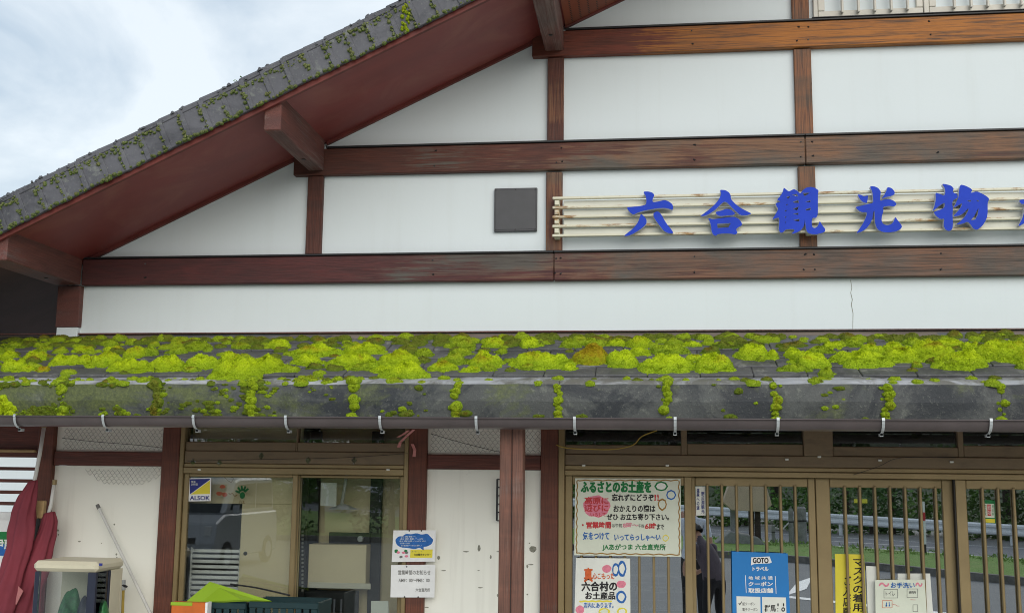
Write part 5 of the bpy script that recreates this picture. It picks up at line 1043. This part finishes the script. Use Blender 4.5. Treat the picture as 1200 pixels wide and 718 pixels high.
# ================================================================== ACROSS THE LOT (seen mirrored in the door glass)
RLx = lambda x: RN(x) - 7.6
RG = thing('guard_rail', (7, RLx(7), 0), 'long galvanised guard rail on the far side of the road', 'guard rail')
zr = lambda x: .46 - .022 * (x - 8)
pr = [(-.02, .16), (.03, .12), (.03, .06), (-.02, .02), (-.02, -.02), (.03, -.06), (.03, -.12), (-.02, -.16)]
N2 = Vector((-.707, .707, 0))
seg = [-26 + 4 * i for i in range(15)]
for x in seg[:-1]:
    vs_ = []
    for xx in (x, x + 3.99):
        vs_ += [Vector((xx, RLx(xx), zr(xx) + b)) + N2 * (a + .05) for a, b in pr]
    MB().add(vs_, [(i, i + 1, i + 9, i + 8) for i in range(7)]).build('rail_section', MT['galv'], RG, fixn=False)
for x in seg: MB().tube([(x, RLx(x) - .05, -.4), (x, RLx(x) - .05, zr(x) + .14)], .06, 10).build('rail_post', MT['galv'], RG)
SPo = thing('snow_pole', refl_at(1011, 645, 0), 'dark snow pole with yellow double arrow on the grass verge', 'marker pole')
p = refl_at(1011, 645, .02); zt = 1.2; MB().tube([p, p + Vector((0, 0, zt))], .045, 8).build('pole', MT['black'], SPo); MB().obox(p + Vector((0, .05, zt + .02)), (.16, .0, 0), (0, .02, 0), (0, 0, .05)).build('arrow_plate', MT['yellow'], SPo)
DP = thing('delineator_post', refl_at(1085, 650, 0), 'slim white delineator post on the grass verge', 'marker pole')
p = refl_at(1085, 650, .02); MB().tube([p, p + Vector((0, 0, .25))], .04, 8).build('base', MT['black'], DP); MB().tube([p + Vector((0, 0, .25)), p + Vector((0, 0, 1.25))], .045, 10).build('post', MT['white'], DP); MB().tube([p + Vector((0, 0, .8)), p + Vector((0, 0, 1.0))], .047, 10).build('band', MT['ink_red'], DP)
def timber_post(px, w, h, label):
    p = refl_at(px, 637, .02); t = thing('timber_post', p, label, 'post', 'chained timber posts'); MB().tube([p, p + Vector((0, 0, h * .95)), p + Vector((0, 0, h))], [w, w * .95, w * .7], 12).build('shaft', MT['concrete'], t); MB().tube([p + Vector((0, 0, h * .6)), p + Vector((0, 0, h * .64))], w * 1.04, 12).build('ring', MT['black'], t); return p
pa = timber_post(939, .17, 1.0, 'thick grey timber post nearest the road arrow'); pb = timber_post(928, .07, .95, 'thinner grey post left of the thick one'); pc = timber_post(1012 - 105, .05, .5, 'thin short post at the end of the sagging rope')
tag(MB().tube([pb + Vector((0, 0, .62)), (pb + pc) / 2 + Vector((0, 0, .38)), pc + Vector((0, 0, .45))], .02, 6).build('rope', MT['pole']), 'pale rope sagging between the grey posts', 'rope')
KS = thing('roadside_kiosk', refl_at(876, 632, 0), 'tan faceted signboard hood on dark posts beside the parking kerb', 'signboard')
p = refl_at(876, 640, .02)
for dx in (-.35, .12, .28): MB().box(p.x + dx - .07, p.x + dx + .07, p.y - .07, p.y + .07, 0, 1.9).build('post', MT['bark'] if dx > 0 else MT['concrete'], KS, .01)
MB().add([(p.x + a, p.y + y, z) for y in (.35, -.35) for a, z in ((-.62, 1.15), (-.40, .95), (.42, .92), (.62, 1.10), (.45, 1.75), (-.35, 1.9))], [tuple(range(6)), tuple(range(11, 5, -1))] + [(i, (i + 1) % 6, (i + 1) % 6 + 6, i + 6) for i in range(6)]).build('hood', MT['tan'], KS, .01)
MB().add([(p.x + a, p.y + y, z) for y in (.5, -.5) for a, z in ((-.95, 0.02), (.5, .02), (.25, .28), (-.45, .42))], [(0, 1, 2, 3), (7, 6, 5, 4)] + [(i, (i + 1) % 4, (i + 1) % 4 + 4, i + 4) for i in range(4)]).build('plinth', MT['concrete'], KS, .02)
# small silver van, seen mirrored in the left window
def wheel(par, x, y):
    w_ = MB().tube([(x, y - .08, .28), (x, y + .08, .28)], .28, 20).build('tyre', MT['rubber'], par, .02); MB().tube([(x, y - .085, .28), (x, y + .085, .28)], .17, 14).build('rim', MT['silver'], w_)
vx, vy = -8.5, -13.6
VN = thing('silver_van', (vx, vy, 0), 'small silver van parked across the lot', 'van')
# local: length along x reversed; van front faces +y
def van_part(name, prof, w0, w1, m, bev=.02):   # prof: (y,z)
    n = len(prof); return MB().add([(vx + s_, vy + a, z) for s_ in (w0, w1) for a, z in prof], [tuple(range(n - 1, -1, -1)), tuple(range(n, 2 * n))] + [(i, (i + 1) % n, (i + 1) % n + n, i + n) for i in range(n)]).build(name, MT[m], VN, bev)
van_part('body', [(-1.65, .22), (1.66, .22), (1.70, .5), (1.62, .88), (1.22, 1.02), (-1.62, 1.02), (-1.70, .6)], -.74, .74, 'silver', .03)
van_part('cabin', [(1.18, 1.021), (.62, 1.62), (.4, 1.68), (-1.45, 1.68), (-1.60, 1.021)], -.68, .68, 'silver', .04)
for s_ in (-1, 1):
    for y_ in (-1.05, 1.05): wheel(VN, vx + s_ * .70, vy + y_) if False else None
for s_ in (-1, 1):
    for y_ in (-1.1, 1.1):
        w_ = MB().tube([(vx + s_ * .66, vy + y_, .27), (vx + s_ * .765, vy + y_, .27)], .27, 20).build('tyre', MT['rubber'], VN, .015); MB().tube([(vx + s_ * .76, vy + y_, .27), (vx + s_ * .772, vy + y_, .27)], .16, 14).build('rim', MT['silver'], w_)
    van_part('headlight', [(1.56, .70), (1.685, .66), (1.66, .82), (1.58, .86)], s_ * .66 - .12 * (s_ > 0), s_ * .66 + .12 * (s_ < 0), 'lamp', .005)
    MB().obox((vx + s_ * .80, vy + .85, 1.1), (.06, 0, 0), (0, .03, 0), (0, 0, .08)).build('mirror', MT['silver'], VN, .01)
    van_part('side_window', [(.85, 1.1), (.50, 1.55), (-.45, 1.58), (-.45, 1.1)], s_ * .683, s_ * .688, 'carglass', 0); van_part('side_window', [(-.52, 1.1), (-.52, 1.58), (-1.38, 1.58), (-1.45, 1.1)], s_ * .683, s_ * .688, 'carglass', 0)
MB().add([(vx + a, vy + y, z) for a, y, z in ((-.60, 1.165, 1.06), (.60, 1.165, 1.06), (.54, .70, 1.56), (-.54, .70, 1.56))], [(0, 1, 2, 3)]).build('windscreen', MT['carglass'], VN, fixn=False)
van_part('bumper', [(1.6, .24), (1.735, .26), (1.74, .45), (1.65, .5)], -.70, .70, 'silver', .01); van_part('grille', [(1.70, .52), (1.712, .52), (1.69, .62), (1.68, .62)], -.38, .38, 'black', 0); van_part('number_plate', [(1.742, .33), (1.75, .33), (1.75, .43), (1.742, .43)], -.16, .16, 'yellow', 0)
# white shed added behind the lattice so its gaps look bright
WSH = thing('added_white_shed', (-10, 9, 0), 'added white shed brightening the view through the lattice at the far left', 'shed')
box('wall', MT['plaster'], WSH, -20, -6.4, 7, 11, 0, 2.6, 0); MB().add([(x, y, z) for x in (-20.4, -6.0) for y, z in ((6.6, 2.55), (9, 3.3), (11.4, 2.55))], [(0, 1, 4, 3), (1, 2, 5, 4), (0, 2, 1), (3, 4, 5), (0, 3, 5, 2)]).build('roof', MT['verge_tile'], WSH)

# ------------------------------------------------------------------ trees beyond the road
def tree(i, x, y, z0, h, rad, dark, label, bush=False):
    t = thing('bush' if bush else 'broadleaf_tree', (x, y, z0), label, 'bush' if bush else 'tree', 'bushes behind the guard rail' if bush else 'trees on the far hillside')
    r2 = random.Random(i * 31 + 7); tr = MB(); top = Vector((x + r2.uniform(-.4, .4), y, z0 + h * .8))
    tr.tube([(x, y, z0 - .5), (x + r2.uniform(-.1, .1), y, z0 + h * .3), top], [h * .03 + .03, h * .022 + .02, .02], 8)
    clumps = []
    for _ in range(16 if bush else 22):
        a = r2.random() * 6.283; q = math.sqrt(r2.random()); hh = (r2.uniform(.05, .95) if bush else r2.uniform(.25, 1.0)); c_ = Vector((x + rad * q * math.cos(a) * (1.15 - .5 * hh), y + rad * q * math.sin(a) * (1.15 - .5 * hh), z0 + h * hh)); clumps.append(c_)
        if not bush and r2.random() < .5: tr.tube([(x, y, z0 + h * min(.7, hh * .6)), c_], [.05, .015], 5)
    tr.build('trunk', MT['bark'], t); lv = MB()
    for c_ in clumps:
        cr = rad * r2.uniform(.28, .48)
        for _ in range(120 if bush else 130):
            d = Vector((r2.gauss(0, 1), r2.gauss(0, 1), r2.gauss(0, .8))).normalized() * cr * r2.random() ** .4; p = c_ + d; s_ = r2.uniform(.05, .11) * (1 if bush else 1.5)
            a = Vector((r2.uniform(-1, 1), r2.uniform(-1, 1), r2.uniform(-.6, .6))).normalized(); b = a.cross(Vector((r2.uniform(-1, 1), r2.uniform(-1, 1), r2.uniform(-1, 1)))).normalized()
            lv.add([p - a * s_, p + b * s_ * .55, p + a * s_, p - b * s_ * .55], [(0, 1, 2, 3)])
    lv.build('crown', MT['leaf2' if dark else 'leaf'], t, fixn=False)
for i in range(34):
    x = -28 + i * 1.45 + rnd.uniform(-.5, .5); y = RLx(x) - 2.0 - rnd.uniform(0, 1.6); tree(i, x, y, -.2, rnd.uniform(1.8, 3.0), rnd.uniform(1.2, 1.7), i % 3 == 0, '%s bush behind the guard rail, %s from the left across the road' % ('dark green' if i % 3 == 0 else 'mid green', ORD(i + 1)), True)
for i in range(17):
    x = -32 + i * 3.3 + rnd.uniform(-.8, .8); y = RLx(x) - 6.0 - rnd.uniform(0, 3); tree(40 + i, x, y, 1.0, rnd.uniform(5, 8), rnd.uniform(1.9, 2.6), i % 2 == 0, '%s tree on the far hillside, %s from the left' % ('dark' if i % 2 == 0 else 'lighter green', ORD(i + 1)))

for i in range(6):
    tree(80 + i, -15 + i * 1.9 + rnd.uniform(-.4, .4), -24.5 + rnd.uniform(-.8, .8) + i * .2, .1, rnd.uniform(2.6, 3.6), rnd.uniform(1.2, 1.6), i % 2 == 0, 'leafy %s shrub on the verge behind the van, %s from the left' % ('dark' if i % 2 == 0 else 'green', ORD(i + 1)), True)
# ------------------------------------------------------------------ people on the lot (mirrored in the second door)
def person(label, base, joints, edges, mats, region, hair, loc_rot, sc=1.0):
    t = thing('person', base, label, 'person')
    me = bpy.data.meshes.new('body'); keys = list(joints); me.from_pydata([joints[k_][0] for k_ in keys], [(keys.index(a), keys.index(b)) for a, b in edges], [])
    o = bpy.data.objects.new('body_tmp', me); COL.objects.link(o); md_ = o.modifiers.new('skin', 'SKIN'); md_.use_smooth_shade = True
    for i, k_ in enumerate(keys):
        sv = me.skin_vertices[0].data[i]; r = joints[k_][1]; sv.radius = r if isinstance(r, tuple) else (r, r); sv.use_root = (k_ == 'pelvis')
    ss = o.modifiers.new('sub', 'SUBSURF'); ss.levels = 2; ss.render_levels = 2
    dg = bpy.context.evaluated_depsgraph_get(); m2 = bpy.data.meshes.new_from_object(o.evaluated_get(dg)); bpy.data.objects.remove(o)
    m2.materials.clear()
    for q_ in mats: m2.materials.append(q_)
    for pl in m2.polygons: pl.material_index = region(pl.center); pl.use_smooth = True
    m2.transform(Matrix.Translation(base) @ Matrix.Rotation(loc_rot, 4, 'Z') @ Matrix.Scale(sc, 4)); b_ = bpy.data.objects.new('body', m2); link(b_, t)
    mb = MB(); hc, hr = hair
    cushion(mb, hc, hr * .92, hr * 1.02, hr * 1.15, 4.2, 22, Vector((1, 0, 0)), Vector((0, .86, .5)), Vector((0, -.5, .86)), 9000, .014, .5)
    hm = mb.mesh('hair', MT['hair'], smooth=True, fixn=False); hm.transform(Matrix.Translation(base) @ Matrix.Rotation(loc_rot, 4, 'Z') @ Matrix.Scale(sc, 4)); link(bpy.data.objects.new('hair', hm), t)
    return t
def hand(J, E, key, wrist, d, side):
    d = d.normalized(); s_ = side.normalized(); J[key + 'palm'] = (wrist + d * .06, (.036, .018)); E.append((key + 'wrist', key + 'palm'))
    for i, (off, ln_) in enumerate(((-.03, .065), (-.01, .078), (.01, .072), (.03, .058))):
        b_ = wrist + d * .10 + s_ * off; J[key + 'f%da' % i] = (b_, .009); J[key + 'f%db' % i] = (b_ + d * ln_ * .6 + Vector((0, 0, -.012)), .008); E += [(key + 'palm', key + 'f%da' % i), (key + 'f%da' % i, key + 'f%db' % i)]
    J[key + 'ta'] = (wrist + d * .045 - s_ * .048, .010); E.append((key + 'palm', key + 'ta')); J[key + 'tb'] = (wrist + d * .085 - s_ * .060, .009); E.append((key + 'ta', key + 'tb'))
V = Vector
def stoop():
    J = {'pelvis': (V((0, .02, .88)), (.15, .12)), 'waist': (V((0, -.05, 1.0)), (.145, .11)), 'chest': (V((0, -.19, 1.20)), (.165, .125)), 'neck0': (V((0, -.29, 1.335)), (.075, .07)), 'neck': (V((0, -.345, 1.38)), .055), 'head': (V((0, -.40, 1.425)), (.078, .09)), 'crown': (V((0, -.425, 1.50)), (.076, .088)), 'nose': (V((0, -.50, 1.43)), .018)}
    E = [('pelvis', 'waist'), ('waist', 'chest'), ('chest', 'neck0'), ('neck0', 'neck'), ('neck', 'head'), ('head', 'crown'), ('head', 'nose')]
    for s_, n_ in ((-1, 'l'), (1, 'r')):
        J[n_ + 'hip'] = (V((s_ * .095, .02, .82)), .10); J[n_ + 'knee'] = (V((s_ * .11, -.05, .47)), .062); J[n_ + 'ank'] = (V((s_ * .12, .03, .09)), .042); J[n_ + 'toe'] = (V((s_ * .13, -.14, .04)), (.045, .035))
        J[n_ + 'sho'] = (V((s_ * .185, -.235, 1.285)), .062); J[n_ + 'elb'] = (V((s_ * .25, -.33, 1.03)), .043); J[n_ + 'wrist'] = (V((s_ * .14, -.50, .92)), .029)
        E += [('pelvis', n_ + 'hip'), (n_ + 'hip', n_ + 'knee'), (n_ + 'knee', n_ + 'ank'), (n_ + 'ank', n_ + 'toe'), ('chest', n_ + 'sho'), (n_ + 'sho', n_ + 'elb'), (n_ + 'elb', n_ + 'wrist')]
        hand(J, E, n_, J[n_ + 'wrist'][0], V((-s_ * .5, -.6, -.5)), V((0, .5, -.8)))
    return J, E
def region1(c):
    if c.z < .86: return 2 if c.z > .1 else 3
    if c.y < -.31 and c.z > 1.33: return 0
    if abs(c.x) < .21 and c.y > -.38 and c.z < 1.36: return 1
    if c.z > 1.10: return 1
    return 0
pp = at(838, 700, 5.2); base1 = V((pp.x, -5.2, 0))
J, E = stoop()
p1_ = person('person in dark grey t-shirt stooping with a white stick, mirrored in the second door', base1, J, E, [MT['skin'], MT['tshirt'], MT['trousers'], MT['rubber']], region1, (V((0, -.385, 1.475)), .098), R(-35), .8)
sk_ = MB().tube([base1 + Matrix.Rotation(R(-35), 3, 'Z') @ V((0, -.45, .78)), base1 + Matrix.Rotation(R(-35), 3, 'Z') @ V((.05, -.6, .02))], .013, 8).build('walking_stick', MT['white']); tag(sk_, 'white stick held by the stooping person', 'stick')
def stand():
    J = {'pelvis': (V((0, 0, .92)), (.15, .11)), 'waist': (V((0, 0, 1.06)), (.135, .10)), 'chest': (V((0, 0, 1.28)), (.16, .115)), 'neck0': (V((0, .005, 1.44)), (.07, .06)), 'neck': (V((0, 0, 1.50)), .052), 'head': (V((0, -.015, 1.575)), (.075, .088)), 'crown': (V((0, -.01, 1.66)), (.074, .086)), 'nose': (V((0, -.108, 1.585)), .017)}
    E = [('pelvis', 'waist'), ('waist', 'chest'), ('chest', 'neck0'), ('neck0', 'neck'), ('neck', 'head'), ('head', 'crown'), ('head', 'nose')]
    for s_, n_ in ((-1, 'l'), (1, 'r')):
        J[n_ + 'hip'] = (V((s_ * .095, 0, .85)), .095); J[n_ + 'knee'] = (V((s_ * .10, -.02, .48)), .06); J[n_ + 'ank'] = (V((s_ * .11, .02, .09)), .04); J[n_ + 'toe'] = (V((s_ * .125, -.14, .04)), (.043, .034))
        up_ = s_ < 0
        J[n_ + 'sho'] = (V((s_ * .185, 0, 1.40)), .058); J[n_ + 'elb'] = (V((s_ * .27, -.12, 1.20)) if up_ else V((s_ * .24, .03, 1.12)), .041); J[n_ + 'wrist'] = (V((s_ * .17, -.28, 1.40)) if up_ else V((s_ * .25, -.06, .90)), .028)
        E += [('pelvis', n_ + 'hip'), (n_ + 'hip', n_ + 'knee'), (n_ + 'knee', n_ + 'ank'), (n_ + 'ank', n_ + 'toe'), ('chest', n_ + 'sho'), (n_ + 'sho', n_ + 'elb'), (n_ + 'elb', n_ + 'wrist')]
        hand(J, E, n_, J[n_ + 'wrist'][0], V((0, -.3, 1)) if up_ else V((0, -.15, -1)), V((s_, 0, 0)) if up_ else V((0, 1, 0)))
    return J, E
def region2(c):
    if c.z < .90 and abs(c.x) < .22: return 2 if c.z > .1 else 3
    if c.z > 1.46: return 0
    if abs(c.x) < .20 and c.y > -.13: return 1
    if c.z > 1.18 and c.y > -.14: return 1
    return 0
pp = at(812, 640, 6.6); J, E = stand()
person('person in pale blue shirt with one arm raised, mirrored behind the stooping person', V((pp.x, -6.6, -.0)), J, E, [MT['skin'], MT['shirt2'], MT['trousers'], MT['rubber']], region2, (V((0, .0, 1.625)), .096), R(10), .9)
